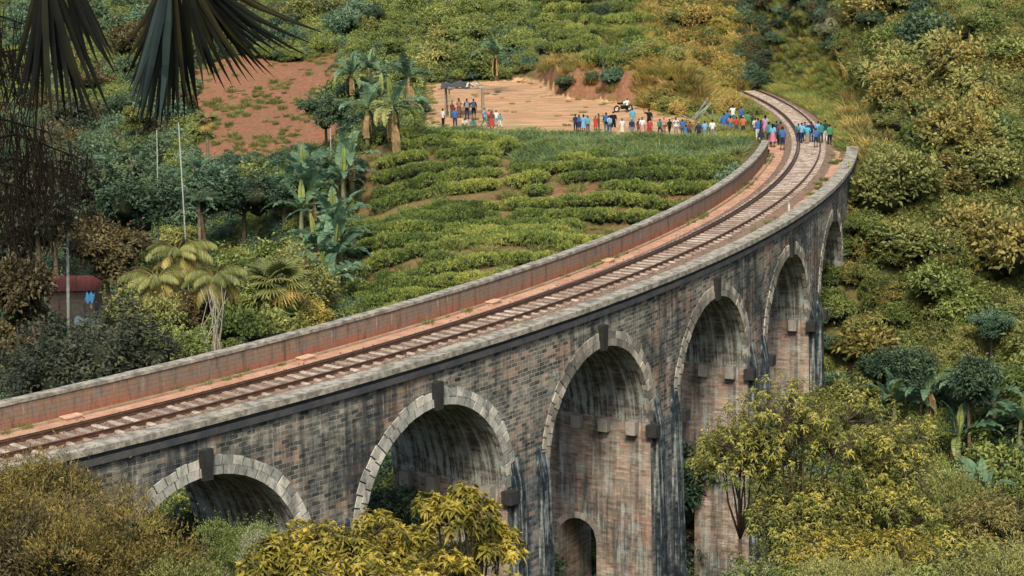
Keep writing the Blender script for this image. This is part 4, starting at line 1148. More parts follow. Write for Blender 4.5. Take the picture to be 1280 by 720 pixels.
BLF = [banana_leaf(2.2, .62, 1.15, 1.5, .25, 'banana'), banana_leaf(2.3, .6, .8, 1.7, .5, 'banana'), banana_leaf(2.0, .55, 1.35, 1.0, .15, 'banana'), banana_leaf(1.9, .5, .35, 1.9, .7, 'bananay'), banana_leaf(1.5, .35, 1.5, .25, 0, 'bright')]
def dead_leaf():
    mb = MB()
    for j in range(4):
        y = random.uniform(-.12, .12); pts = [(.1, y, 0), (.25, y*1.5, -.25), (.3, y*2, -.7), (.26, y*2.2, -1.2)]
        a = [Vector(q) for q in pts]; w = .09
        for k in range(3): mb.face([a[k]-Vector((0, w, 0)), a[k]+Vector((0, w, 0)), a[k+1]+Vector((0, w*.8, 0)), a[k+1]-Vector((0, w*.8, 0))])
    return mb.mesh('banana_dead_leaf', M['bdead'])
BDL = dead_leaf()
def banana(loc, H, lean, nleaf, label, group, ang0=None, dead=0, yellow=.2, sc=1., spear=True):
    o = thing('banana_plant', label, 'banana plant', loc, random.uniform(0, 6.28), group); o.scale = (sc,)*3
    mb = MB(); top = Vector((lean*H, 0, H))
    mb.tube([(0, 0, -.1), (lean*H*.3, 0, H*.4), (lean*H*.7, 0, H*.8), tuple(top)], [.17, .14, .11, .07], 9)
    mb.build('stem', M['bstem'], o, smooth=True)
    for k in range(nleaf):
        me_ = BLF[3] if random.random() < yellow else BLF[random.choice((0, 1, 1, 2))]
        l = mesh_obj('leaf', me_, o, top+Vector((0, 0, -.12*random.random()))); l.rotation_euler = (random.uniform(-.2, .2), random.uniform(-.25, .2), k*2.4+random.uniform(-.3, .3))
        s = random.uniform(.8, 1.12); l.scale = (s, s, s)
    if spear:
        l = mesh_obj('leaf', BLF[4], o, top); l.rotation_euler = (0, 0, random.uniform(0, 6))
    for k in range(dead):
        l = mesh_obj('dead_leaf', BDL, o, top+Vector((0, 0, -.1-.15*k))); l.rotation_euler = (0, 0, k*1.9+random.random()); s = random.uniform(.8, 1.25); l.scale = (s, s, s)
    return o
BN = [ # px, crown row, depth, stem height, leaves, label, yellow, dead
 (510,112,176,2.6,9,'tall banana plant with yellow spear leaf left of the shelter',.15,5),
 (478,135,172,2.4,9,'banana plant with dry brown skirt below the tall one by the shelter',.4,6),
 (490,150,170,1.8,8,'browning banana plant with dead leaves at the top left corner of the tea rows',.7,7),
 (458,150,173,2.2,8,'banana plant at the left end of the top tea row',.35,5),
 (440,108,180,2.8,9,'banana plant with wide leaves left of the yellow-spear one',.1,2),
 (465,100,184,2.6,8,'banana plant half hidden behind the group near the shelter',.1,0),
 (620,76,212,1.5,8,'lone banana plant on the slope behind the clearing',.2,3),
 (395,262,148,3.0,10,'large banana plant left of the tea rows, highest of its group',.05,1),
 (415,300,140,2.4,9,'banana plant below the largest one left of the tea rows',.1,2),
 (375,285,145,2.2,8,'banana plant partly hidden left of the tea rows',.1,0),
 (430,245,152,2.2,8,'banana plant with upright leaves against the tea rows',.1,1),
 (440,215,158,1.7,7,'yellow-spear banana plant at the left end of the second terrace',.3,3),
 (418,345,128,2.4,9,'nearest banana plant by the inner parapet, left of the tea',.05,1),
 (408,375,122,1.6,8,'small banana plant low against the inner parapet',.1,1),
 (425,320,134,2.0,7,'banana plant with a drooping leaf at the lower tea row',.15,1),
 (380,240,154,2.6,9,'banana plant left of and above the largest one',.1,1),
 (400,330,132,2.4,9,'banana plant between the nearest one and the dry-skirted fan palm',.1,2),
 (355,262,150,2.4,8,'banana plant farthest left of the group beside the tea',.05,1),
 (250,235,156,2.6,9,'dark banana plant deep in the left valley',.0,0),
 (1160,505,112,2.6,8,'banana plant with tall upright leaves right of the yellow-leaved tree',.1,1),
 (1198,560,106,2.2,7,'banana plant with two broad upright leaves at the lower right',.1,1),
 (1245,505,112,3.0,9,'banana plant with spreading leaves at the right edge',.05,1),
 (1275,540,108,2.6,8,'banana plant cut by the right edge of the view',.1,1),
 (1210,500,116,2.6,8,'banana plant between the upright one and the right edge',.05,0),
 (1225,640,98,2.0,8,'low banana plant in the bottom right corner',.1,1),
 (1120,520,112,2.2,7,'blue-green banana plant behind the yellow-leaved tree',.0,0),
]
for (px, row, Y_, H, nl, lb, yl, dd) in BN:
    p = at(px, row, Y_); g = T(p.x, Y_)
    # stand on the ground where the sight line through the plant's foot meets it
    hx_ = hit(px, row+42, 85 if px > 1000 else 100); p = at(px, row, hx_[1]); g = T(p.x, p.y); Y_ = p.y
    Hs = max(H*(.55 if px > 1000 else .8), min(p.z-g+.1, H*1.15))
    banana((p.x, Y_, p.z-Hs), Hs, random.uniform(-.05, .08), nl+2, lb, None, None, dd, yl, 1.35 if px > 1000 or Y_ > 165 else 1.55)

# palms -----------------------------------------------------------
M['ptrunk'] = simple_mat('palm_trunk', (.12, .10, .07), .95, .1, 0, .4, 3)
def frond_mesh(L, up, arch, nl, lw, ll, droop, mat):
    n = 12; pts = []; ang = up; p = Vector((0, 0, 0))
    for k in range(n+1):
        pts.append(p.copy()); ang -= arch/n; p = p + Vector((math.cos(ang), 0, math.sin(ang)))*(L/n)
    P, D, N, Ls = [], [], [], []
    for k in range(nl):
        u = .12+.88*k/nl; j = u*n; i = int(min(n-1, j)); q = pts[i].lerp(pts[i+1], j-i); tg = (pts[i+1]-pts[i]).normalized()
        for s in (-1, 1):
            d = tg*.45+Vector((0, s, 0))*.75+Vector((0, 0, -droop+random.uniform(-.15, .15)))
            P.append(q[:]); D.append(d[:]); N.append((0, -s*.3, 1)); Ls.append(ll*math.sin(PI*(.12+.83*u))**.6*random.uniform(.8, 1.1))
    V, F = leaves(np.array(P), np.array(D), np.array(N), np.array(Ls), lw, .1, .25)
    rb = MB(); rb.tube(pts, [.03*(1-.85*k/n) for k in range(n+1)], 5, False)
    return leaf_mesh('palm_frond', V, F, np.clip(rng.normal(.5, .2, len(F)), 0, 1), [LM[mat], LM['straw']], (np.array(rb.v), np.array(rb.f)))
def fan_mesh(Rr, nseg, span, stalk, mat, lw=.06, droop=.25):
    """fan leaf: stalk along +X then pointed segments fanned around its end"""
    P, D, N = [], [], []
    V, F, t_ = [], [], []
    for k in range(nseg):
        a = -span/2+span*k/(nseg-1); d = Vector((math.cos(a), math.sin(a), -.08*abs(a))).normalized(); s = Vector((-math.sin(a), math.cos(a), 0))
        L = Rr*(1-.12*abs(a))*random.uniform(.92, 1.06); w = lw*random.uniform(.85, 1.15); c = Vector((stalk, 0, 0)); f = w*.35
        st = [0, .42, .75, 1.]; ws = [.12, 1., .62, .04]; dr = [0, -.02, -droop*.4, -droop*random.uniform(.7, 1.2)]
        for sd in (-1, 1):
            row = []
            for u, ww, dz in zip(st, ws, dr):
                mid = c+d*L*u+Vector((0, 0, dz*L)); row.append((mid+Vector((0, 0, f*ww)), mid+s*sd*w*.5*ww))
            for j in range(3):
                b = len(V); V += [tuple(row[j][0]), tuple(row[j][1]), tuple(row[j+1][1]), tuple(row[j+1][0])]; F.append((b, b+1, b+2, b+3)); t_.append(.5)
        tt = random.uniform(.2, .85)
        for j in range(6): t_[-1-j] = tt
    rb = MB(); rb.tube([(0, 0, 0), (stalk*.5, 0, .02), (stalk, 0, 0)], [.022, .018, .014], 6, False)
    return leaf_mesh('fan_leaf', np.array(V), np.array(F), np.array(t_), [LM[mat], M['bark']], (np.array(rb.v), np.array(rb.f)))
FRD = [frond_mesh(2.2, .9, 1.9, 46, .05, .6, .8, 'olive'), frond_mesh(2.0, .5, 1.9, 44, .05, .6, 1.1, 'rust'), frond_mesh(2.4, 1.2, 1.6, 46, .05, .5, .4, 'teal')]
FAN = [fan_mesh(.9, 22, 4.2, .7, 'olive', .09), fan_mesh(.9, 20, 3.8, .6, 'straw', .09, .5)]
def palm(px, row, Y_, trunk_h, kind, nf, label, sc=1.):
    p = at(px, row, Y_); g = T(p.x, Y_); H = max(trunk_h, p.z-g)
    o = thing('palm_tree', label, 'palm tree', (p.x, Y_, p.z-H), random.uniform(0, 6.28))
    mb = MB(); mb.tube([(0, 0, 0), (.05, 0, H*.5), (0, 0, H)], [.16, .12, .11], 8); mb.build('trunk', M['ptrunk'], o, smooth=True)
    for k in range(nf):
        lay = k/nf
        if kind == 'shag': m_ = FRD[1] if lay < .55 else FRD[0]
        elif kind == 'fan': m_ = FAN[1] if lay < .45 else FAN[0]
        else: m_ = FRD[2]
        l = mesh_obj('frond', m_, o, (0, 0, H)); pitch = {'shag': .5-.9*lay, 'fan': 1.15-2.0*lay, 'feather': .3-.7*lay}[kind]
        l.rotation_euler = (random.uniform(-.25, .25), pitch+random.uniform(-.12, .12), k*2.4+random.uniform(-.3, .3)); s = sc*random.uniform(.85, 1.1); l.scale = (s, s, s)
    return o
palm(222,318,116,2.,'shag',30,'shaggy palm with drooping yellow-brown fronds, uppermost at the left',1.1)
palm(196,352,113,2.,'shag',26,'shaggy palm with arched brown fronds left of the pale roots',1.05)
palm(268,350,112,2.,'shag',26,'shaggy drooping palm right above the pale roots',1.05)
palm(345,350,116,2.,'fan',40,'fan palm with a dry skirt behind the inner parapet',1.35)
palm(258,150,170,3.,'fan',22,'slim yellow-crowned palm below the red field',.8)
palm(248,255,150,2.,'feather',14,'dark blue-green feather palm in the left valley',.9)
for (px, row, Y_, r, mt, lb) in ((190,392,110,1.7,'olive','olive bush under the left shaggy palm'),(225,372,112,1.8,'brown','brown-olive bush between the shaggy palms'),(292,395,109,1.6,'green','green bush right of the pale roots'),(345,398,112,1.9,'olive','olive bush at the foot of the fan palm with the dry skirt'),(215,415,107,1.5,'green','low green bush left of the pale roots'),(318,378,115,1.8,'green','green bush left of the fan palm with the dry skirt'),(380,372,118,1.7,'yellow','yellow-green bush right of the fan palm with the dry skirt')):
    p = at(px, row, Y_); shrub((p.x, Y_, p.z-1.1*r), r, mt, lb, None, rz=1.)
# pale tangled roots
rt = MB()
for k in range(13):
    p0 = at(262+random.uniform(-14, 14), 432, 108); p1 = at(262+random.uniform(-6, 18), 380, 108.5); m_ = (p0+p1)/2+Vector((random.uniform(-.4, .4), random.uniform(-.3, .3), 0))
    rt.tube([tuple(p0-Vector((0, 0, 1.2))), tuple(p0), tuple(m_), tuple(p1), tuple(p1+Vector((random.uniform(-.5, .3), .2, random.uniform(.3, 1.))))], [.022, .022, .02, .016, .01], 5)
tag(rt.build('bare_stems', M['barkpale'], smooth=True), 'tangle of bare pale stems rising under the shaggy palms', 'bare stems')
# ------------------------------------------------------------------ foreground shrubs and trees
def fine_bush(R, Rz, ncl, L, W):
    V, F, t_, lc = cloud(14, ncl, 16, R, Rz, L, W, .9, droop=-.02, zc=Rz*.55, cl_r=.13, lobe=(.28, .45), spread=.85)
    # stray upright shoots
    n = 240; k = rng.integers(0, len(V)//4, n); base = V[k*4]; D = unit(rng.normal(size=(n, 3))*.35+np.array([0, 0, 1.]))
    P, DD, NN = [], [], []
    for j in range(9):
        P.append(base + D*(.09*j)); DD.append(unit(D*.8+rng.normal(size=(n, 3))*.6)); NN.append(rng.normal(size=(n, 3)))
    V2, F2 = leaves(np.concatenate(P), np.concatenate(DD), np.concatenate(NN), L*.9, W, .15, 0)
    Vm, Fm, tm_ = merge((V, F, t_), (V2, F2, np.full(len(V2)//4, .8)))
    return leaf_mesh('fine_leaves', Vm, Fm, tm_, [LM['rust'], M['core']], core(lc, .5))
FB = [fine_bush(2.3, 2.1, 1300, .15, .042), fine_bush(2.0, 2.4, 1200, .16, .045), fine_bush(2.6, 1.8, 1400, .14, .04)]
def rosette_tree(R, Rz, H, nros, L, W, mat, nl=9, seed=1, lobes=9):
    """forking branches whose tips carry whorls of long drooping leaves; returns trunk and crown meshes"""
    lc = rand_unit(lobes)*rng.uniform(.35, .8, (lobes, 1)); lc[:, 2] = np.abs(lc[:, 2])*.7-.1; lr = rng.uniform(.25, .42, lobes)
    li = rng.integers(0, lobes, nros); d = rand_unit(nros); d[:, 2] = d[:, 2]*.7+.35; d = unit(d)
    C = (lc[li]+d*lr[li][:, None]*rng.uniform(.6, 1.05, (nros, 1)))*np.array([R, R, Rz]); C[:, 2] += H-Rz*.8
    ct = np.clip(rng.normal(.55, .2, nros)+d[:, 2]*.15, 0, 1)
    ci = np.repeat(np.arange(nros), nl*2); n = len(ci); k = np.tile(np.arange(nl*2), nros)
    ph = k*2.399+rng.uniform(0, 6, nros)[ci]; el = np.where(k < nl, rng.uniform(-.35, .35, n), rng.uniform(.3, 1.1, n))
    ax = unit(d*.6+np.array([0, 0, .9])+rng.normal(size=(nros, 3))*.2)[ci]
    u = unit(np.cross(ax, np.array([.3, .9, .1]))); v = np.cross(ax, u)
    D = unit((u*np.cos(ph)[:, None]+v*np.sin(ph)[:, None])*np.cos(el)[:, None]+ax*np.sin(el)[:, None])
    P = C[ci]-ax*(rng.uniform(0, .16, n)*(k < nl))[:, None]
    V, F = leaves(P, D, ax, L*rng.uniform(.6, 1.15, n)*np.where(k < nl, 1, .7), W*rng.uniform(.8, 1.2, n), .22, .28)
    t = np.clip(ct[ci]+rng.normal(0, .2, n)+np.where(k < nl, -.05, .12), 0, 1)
    mb = MB(); fork = Vector((0, 0, H*.35)); mb.tube([(0, 0, -1.5), (.08, 0, H*.15), fork], [.08, .07, .06], 7)
    hubs = []
    for j in range(lobes):
        c = Vector(lc[j]*np.array([R, R, Rz])*.75)+Vector((0, 0, H-Rz*.8)); m_ = fork.lerp(c, .5)+Vector((random.uniform(-.2, .2), random.uniform(-.2, .2), -.15))
        mb.tube([fork, m_, c], [.05, .035, .022], 5); hubs.append(c)
    for j in range(nros):
        if j % 2 == 0:
            h = hubs[li[j]]; c = Vector(C[j]); mb.tube([h, h.lerp(c, .55)+Vector((0, 0, -.1)), c], [.022, .015, .007], 4, False)
    return mb.mesh('branches', M['bark'], True), leaf_mesh('whorled_leaves', V, F, t, [LM[mat]])
def fore_tree(px, row, Y_, meshes, H, label, name='tree', cat='tree', s=1., rz=0., mat=None):
    p = at(px, row, Y_); o = thing(name, label, cat, (p.x, p.y, p.z-H*s), rz); o.scale = (s, s, s)
    mesh_obj('trunk', meshes[0], o); c = mesh_obj('crown', meshes[1], o)
    if mat: set_mat(c, LM[mat])
    return o
LM['gold'] = leaf_mat('leaf_golden', (.07, .08, .02), (.24, .21, .035), (.62, .49, .09), .35, .6, 1.3)  # dark end carries green leaves and painted olive shadow tones
LM['umber'] = leaf_mat('leaf_umber', (.035, .034, .014), (.10, .085, .026), (.36, .27, .07), .25, .7, 1.2)
LM['goldolive'] = leaf_mat('leaf_golden_olive', (.06, .085, .025), (.22, .235, .06), (.66, .57, .14), .4, .6, 1.3)
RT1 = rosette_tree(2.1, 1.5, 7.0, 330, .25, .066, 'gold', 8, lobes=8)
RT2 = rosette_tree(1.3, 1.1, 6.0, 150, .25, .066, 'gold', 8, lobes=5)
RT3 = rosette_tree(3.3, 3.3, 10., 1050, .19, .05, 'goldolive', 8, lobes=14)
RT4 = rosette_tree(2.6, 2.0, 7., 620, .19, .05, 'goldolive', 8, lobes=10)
fore_tree(430, 625, 45, RT1, 7., 'golden-leaved tree with whorled leaves at the bottom centre-left', rz=.4)
fore_tree(570, 588, 43.5, RT2, 6., 'golden-leaved branch crown reaching up in front of the second arch', rz=1.4)
fore_tree(595, 640, 44, RT2, 6., 'golden-leaved crown in front of the pier right of the second arch', s=.9, rz=3.)
fore_tree(345, 668, 44, RT2, 6., 'small golden-leaved tree at the bottom edge in front of the first arch', rz=4.5)
fore_tree(570, 668, 43, RT1, 7., 'golden-leaved tree at the bottom edge before the second pier', rz=5.2)
fore_tree(400, 690, 41, RT1, 7., 'golden-leaved tree in the bottom row before the first arch', rz=1.2)
fore_tree(480, 690, 42, RT1, 7., 'golden-leaved tree lowest at the bottom edge', rz=2.5, s=.9)
fore_tree(995, 445, 61, RT3, 10., 'large golden-olive tree in front of the right-hand piers', rz=.3)
fore_tree(925, 522, 62, RT4, 7., 'golden-olive tree left of the large one, against the bridge pier', rz=.8, s=.85)
fore_tree(1000, 590, 60, RT4, 7., 'golden-olive tree below the large one', rz=3.3)
fore_tree(1090, 575, 61, RT4, 7., 'golden-olive tree in the middle of the right-hand foreground group', rz=4.4)
fore_tree(1120, 512, 63, RT4, 7., 'golden-olive tree right of the large one, by the banana plants', rz=.3)
fore_tree(1085, 640, 56, RT4, 7., 'golden-olive tree at the bottom edge right of the bridge piers', rz=2.3, mat='gold', s=.95)
fore_tree(1010, 655, 58, RT4, 7., 'olive tree at the bottom edge touching the bridge pier', rz=4., mat='olive')
fore_tree(1200, 655, 57, RT4, 7., 'golden-olive tree near the bottom right corner', rz=5.)
fore_tree(1262, 610, 62, RT4, 7., 'olive tree at the right edge above the corner', rz=1., mat='rust')
fore_tree(1235, 670, 55, RT4, 7., 'green-olive tree filling the bottom right corner', rz=2., mat='olive')
fore_tree(975, 690, 55, RT4, 7., 'green tree at the bottom edge beside the bridge pier foot', rz=2.7, mat='green', s=.8)
fore_tree(1150, 690, 54, RT2, 6., 'small olive tree at the bottom edge, right part', rz=1., mat='green')
FBL = [(12,590,60,0,.95,'umber','tall brown-olive bush at the left edge below the rails'),(72,602,59,1,1.0,'umber','brown-olive bush with upright shoots left of the first arch'),
 (110,632,58,2,.7,'brown','brownish bush leaning against the bridge left of the first arch'),(185,700,56,0,.8,'umber','brown-olive bush in front of the first arch'),
 (60,640,55,1,1.0,'umber','dark brown-olive bush at the bottom left'),(140,665,54,2,.95,'umber','rusty bush at the bottom edge left of the golden trees'),
 (0,660,54,0,1.,'brown','brown bush in the bottom left corner'),(250,706,53,1,.75,'olive','olive bush at the bottom edge below the first arch'),
 (300,668,64,2,.6,'green','grey-green bush inside the mouth of the first arch'),(335,668,62,0,.5,'pale','pale olive bush at the right foot of the first arch'),
 (140,668,60,1,.6,'rust','small rusty bush touching the left foot of the first arch ring'),(25,612,63,2,1.0,'brown','green-brown bush behind the others at the left edge'),
 (1248,690,54,0,.7,'olive','fine-leaved bush at the bottom right corner'),(1180,610,66,1,.9,'olive','fine-leaved olive bush between the golden trees and the bananas'),
 (1060,712,50,2,.6,'olive','fine-leaved olive bush at the bottom edge, right part'),(935,712,56,1,.5,'pale','sparse pale bush at the bottom edge before the bridge pier'),
 (1010,600,68,0,1.1,'olive','olive bush beneath the large golden-olive tree'),(1110,600,70,2,1.1,'green','green bush behind the golden-olive trees by the bananas'),(1060,660,66,1,1.,'dark','dark bush in the gap between the golden-olive trees')]
for px, row, Y_, k, s, mt, lb in FBL:
    p = at(px, row, Y_); tops = (2.6, 2.9, 2.3)[k]*s
    o = mesh_obj('bush', FB[k]); o.location = (p.x, Y_, p.z-tops); o.rotation_euler = (0, 0, random.uniform(0, 6.28)); o.scale = (s, s, s)
    set_mat(o, LM[mt]); tag(o, lb, 'bush')
# slope scrub that carries them
Xn, Yn = lattice(-24, 30, 38, 75, 1.3); Zn = terrain(Xn, Yn)
An, drn = to_pol(Xn, Yn)
kn = visible(Xn, Yn, Zn+1.5, 150, 250) & (drn > 5.5)
gn_scatter('undergrowth', 'olive scrub on the near slope below the viewpoint', 'undergrowth', np.stack([Xn[kn], Yn[kn], Zn[kn]-.2], 1), rng.uniform(.9, 1.5, kn.sum()), [(SH[0], 'olive'), (SH[1], 'rust'), (SH[2], 'green'), (SH[3], 'olive')], 11)

# ------------------------------------------------------------------ hanging fan palm at the top left
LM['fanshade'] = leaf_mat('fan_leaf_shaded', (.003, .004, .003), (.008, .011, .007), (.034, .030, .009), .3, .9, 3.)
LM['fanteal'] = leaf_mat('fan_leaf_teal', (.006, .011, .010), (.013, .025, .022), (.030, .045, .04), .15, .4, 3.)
palm_f = thing('fan_palm', 'fan palm with dark pointed leaves hanging into the top left corner', 'palm tree', (-6.2, 10.6, 12.5))
mb = MB(); mb.tube([(0, 0, -.5), (.1, 0, 5), (.5, 0, 9.6)], [.2, .17, .15], 10); mb.build('trunk', M['ptrunk'], palm_f, smooth=True)
PB = Vector(palm_f.location)
def hang_fan(hub_px, tips, Y_, wseg, name='frond', split=.35):
    hub = at(hub_px[0], hub_px[1], Y_); mb = MB()
    V, F, t_, mi = [], [], [], []
    for (tx, ty, tl) in tips:
        tip = at(tx, ty, Y_+random.uniform(-.25, .25)); d = tip-hub; L = d.length; dn = d.normalized(); s = dn.cross(Vector((0, 1, 0))).normalized(); f = Vector((0, -1, 0))
        st = [0, .3, .58, .82, 1.]; ws = [.45, 1.0, .8, .4, .02]
        sagv = Vector((0, random.uniform(-.04, .04), -.02))
        for sd in (-1, 1):
            row = []
            for u, ww in zip(st, ws):
                mid = hub+d*u+sagv*math.sin(PI*u)*2; row.append((mid+f*wseg*.25*ww, mid+s*sd*wseg*.5*ww))
            for j in range(4):
                b = len(V); V += [tuple(x-PB) for x in (row[j][0], row[j][1], row[j+1][1], row[j+1][0])]; F.append((b, b+1, b+2, b+3)); t_.append(tl)
    rb = MB(); top = Vector((PB.x+.5, PB.y, PB.z+9.7)); st = hub+Vector((0, 0, .9)); 
    rb.tube([top-PB, (top+st)/2+Vector((0, 0, .35))-PB, st+Vector((0, 0, .1))-PB, hub-PB], [.03, .024, .018, .014], 6)
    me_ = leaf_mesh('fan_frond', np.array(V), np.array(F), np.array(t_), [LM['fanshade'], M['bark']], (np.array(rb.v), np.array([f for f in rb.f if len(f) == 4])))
    return mesh_obj(name, me_, palm_f)
def fan_tips(x0, y0, pts, n, jl=.04):
    out = []
    for k in range(n):
        u = k/(n-1)*(len(pts)-1); i = min(int(u), len(pts)-2); f = u-i
        tx = pts[i][0]*(1-f)+pts[i+1][0]*f; ty = pts[i][1]*(1-f)+pts[i+1][1]*f; g = 1+random.uniform(-jl, jl)
        out.append((x0+(tx-x0)*g, y0+(ty-y0)*g, random.uniform(0, 1)))
    return out
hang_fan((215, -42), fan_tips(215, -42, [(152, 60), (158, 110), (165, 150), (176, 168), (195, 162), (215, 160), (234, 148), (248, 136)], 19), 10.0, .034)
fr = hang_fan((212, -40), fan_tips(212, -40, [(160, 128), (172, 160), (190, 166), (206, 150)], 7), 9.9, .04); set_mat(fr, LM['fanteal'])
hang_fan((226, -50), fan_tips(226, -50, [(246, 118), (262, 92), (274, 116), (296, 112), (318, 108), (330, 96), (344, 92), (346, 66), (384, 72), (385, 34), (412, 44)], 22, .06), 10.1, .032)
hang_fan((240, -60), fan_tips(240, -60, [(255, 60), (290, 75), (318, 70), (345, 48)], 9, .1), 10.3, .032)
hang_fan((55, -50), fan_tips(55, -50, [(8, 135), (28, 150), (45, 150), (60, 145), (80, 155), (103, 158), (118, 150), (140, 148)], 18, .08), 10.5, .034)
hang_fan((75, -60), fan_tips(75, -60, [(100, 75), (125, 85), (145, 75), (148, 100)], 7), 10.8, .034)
# dead tree with fine hanging twigs
dead = thing('dead_tree', 'leafless tree with curtains of thin dark hanging twigs at the left edge', 'dead tree', (-4.6, 12.5, 11))
DBv = Vector(dead.location); M['twig'] = simple_mat('dead_twig', (.014, .011, .009), .95, .05)
mb = MB(); mb.tube([(0, 0, -1), (.1, .1, 4), (.4, 0, 8.5)], [.16, .12, .07], 8); mb.build('trunk', M['twig'], dead, smooth=True)
br_ = MB(); tw = MB()
for (y0, x1, y1) in ((150, 60, 165), (155, 105, 200), (200, 95, 215), (95, 40, 60), (250, 85, 262), (40, 45, 95), (20, 30, 30), (230, 50, 240)):
    a = at(-60, y0+30, 12.5); b = at(x1, y1, 12.4); m_ = (a+b)/2+Vector((0, 0, .12)); pts = [a-DBv, m_-DBv, b-DBv]
    br_.tube(pts, [.014, .009, .004], 5)
    for k in range(int(40*(x1+60)/110)):
        u = random.random(); p = a.lerp(b, u)+Vector((0, random.uniform(-.3, .3), .12*math.sin(PI*u))); L = random.uniform(.15, .6)
        q = [p, p+Vector((random.uniform(-.04, .04), 0, -L*.4)), p+Vector((random.uniform(-.05, .06), 0, -L*.75)), p+Vector((random.uniform(-.07, .07), 0, -L))]
        tw.tube([x-DBv for x in q], [.004, .0034, .0026, .0015], 3, False)
        for c in range(2):
            s_ = q[1+c]; e = s_+Vector((random.uniform(-.09, .09), random.uniform(-.05, .05), random.uniform(-.12, .02))); tw.tube([s_-DBv, e-DBv], [.0028, .0014], 3, False)
br_.build('branch', M['twig'], dead); tw.build('twigs', M['twig'], dead)

# ------------------------------------------------------------------ poles, hut, shelter and small things
M['pole'] = simple_mat('pole_concrete', (.24, .27, .24), .8, .2); M['wood'] = simple_mat('weathered_wood', (.22, .19, .15), .9, .1)
M['bamboo'] = simple_mat('bamboo_pole', (.26, .27, .22), .7, .3); M['tin'] = simple_mat('tin_sheet', (.085, .075, .065), .55, .4, .5)
M['tinl'] = simple_mat('pale_sheet', (.42, .42, .38), .7, .3); M['rust_tin'] = simple_mat('red_roof_sheet', (.13, .04, .03), .8, .2); M['bluetarp'] = simple_mat('blue_tarpaulin', (.02, .10, .20), .6, .3)
M['greysheet'] = simple_mat('blue_grey_sheet', (.045, .075, .09), .6, .3); M['plaster'] = simple_mat('hut_wall', (.20, .15, .12), .9, .1); M['shade'] = simple_mat('entrance_shade', (.008, .014, .028), .9, .1)
def pole(px, top, bot, Y_, r, label, band=False):
    a = at(px[0], top, Y_); b = at(px[1], bot, Y_); g = T(b.x, Y_); o = thing('utility_pole', label, 'pole', (b.x, Y_, g-.3))
    B = Vector(o.location); d = a-b; t_ = (b.z-B.z); mb = MB(); mb.tube([(b.x-B.x-d.x/d.z*t_, 0, 0), tuple(b-B), tuple(a-B)], [r, r*.9, r*.6], 8); mb.build('shaft', M['pole'], o, smooth=True)
    mb = MB(); mb.tube([tuple(a-B), tuple(a-B+Vector((0, 0, .1)))], [r*.9, r*.7], 8); mb.build('cap', M['tin'], o)
pole((196, 198), 162, 290, 150, .05, 'thin pale pole, left one of two in the left valley'); pole((223, 232), 152, 300, 148, .06, 'thin pale pole, right and taller one of two in the left valley')
pole((84, 85), 290, 352, 132, .13, 'thick concrete pole above the red-roofed hut'); pole((413, 414), 160, 202, 168, .045, 'short pale pole below the dark round tree')
# hut
hx, hy = HUT; hz_ = T(hx, hy); top = at(92, 345, 140)
hut = thing('hut', 'small hut with a rusty red sheet roof among dark trees at the left', 'hut', (hx, hy, top.z-3.2))
mb = MB(); mb.box((0, 0, .9), (3.2, 2.8, 3.2)); mb.build('wall', M['plaster'], hut)
mb = MB(); c = math.cos(.3)
for s in (-1, 1):
    for k in range(9):
        x0 = -2.0+k*.45; mb.face([(x0, 0, 3.2), (x0, s*1.9, 2.5), (x0+.23, s*1.9, 2.55), (x0+.23, 0, 3.25)]); mb.face([(x0+.23, 0, 3.25), (x0+.23, s*1.9, 2.55), (x0+.45, s*1.9, 2.5), (x0+.45, 0, 3.2)])
mb.build('roof', M['rust_tin'], hut)
mb = MB(); mb.box((.5, -1.42, .9), (.8, .05, 1.9)); mb.build('door', M['wood'], hut)
def drape(name, px, row, Y_, w_, h_, mat, label, cat):
    p = at(px, row, Y_); mb = MB(); P = [[(p.x-w_/2+w_*i/8, Y_+.5*j/6, p.z-h_*.5+h_*j/6*.7+.12*math.sin(i*1.7+j)) for j in range(7)] for i in range(9)]
    mb.grid(P); return tag(mb.build(name, mat, smooth=True, weld=True), label, cat)
drape('tarpaulin', 111, 371, 128, .55, .7, M['bluetarp'], 'small bright blue tarpaulin below the red-roofed hut', 'tarpaulin')
drape('sheet', 108, 402, 120, 1.6, .8, M['greysheet'], 'blue-grey roofing sheet lying in the bushes below the hut', 'sheet')
# dark lean-to entrance on the slope
p = at(597, 80, 218); lt = thing('lean_to', 'low lean-to with its shaded opening painted dark blue on the slope left of the lone banana plant', 'lean-to', (p.x, 218, p.z-1.0))
mb = MB(); mb.box((0, .4, .6), (2.6, 1.6, 1.6)); mb.build('wall', M['shade'], lt)  # solid box, its dark colour stands for the shade inside the entrance
mb = MB(); mb.face([(-1.6, -.8, 1.45), (1.6, -.8, 1.45), (1.6, 1.6, 1.9), (-1.6, 1.6, 1.9)]); mb.face([(-1.6, -.8, 1.41), (-1.6, 1.6, 1.86), (1.6, 1.6, 1.86), (1.6, -.8, 1.41)]); mb.build('roof', M['tin'], lt)
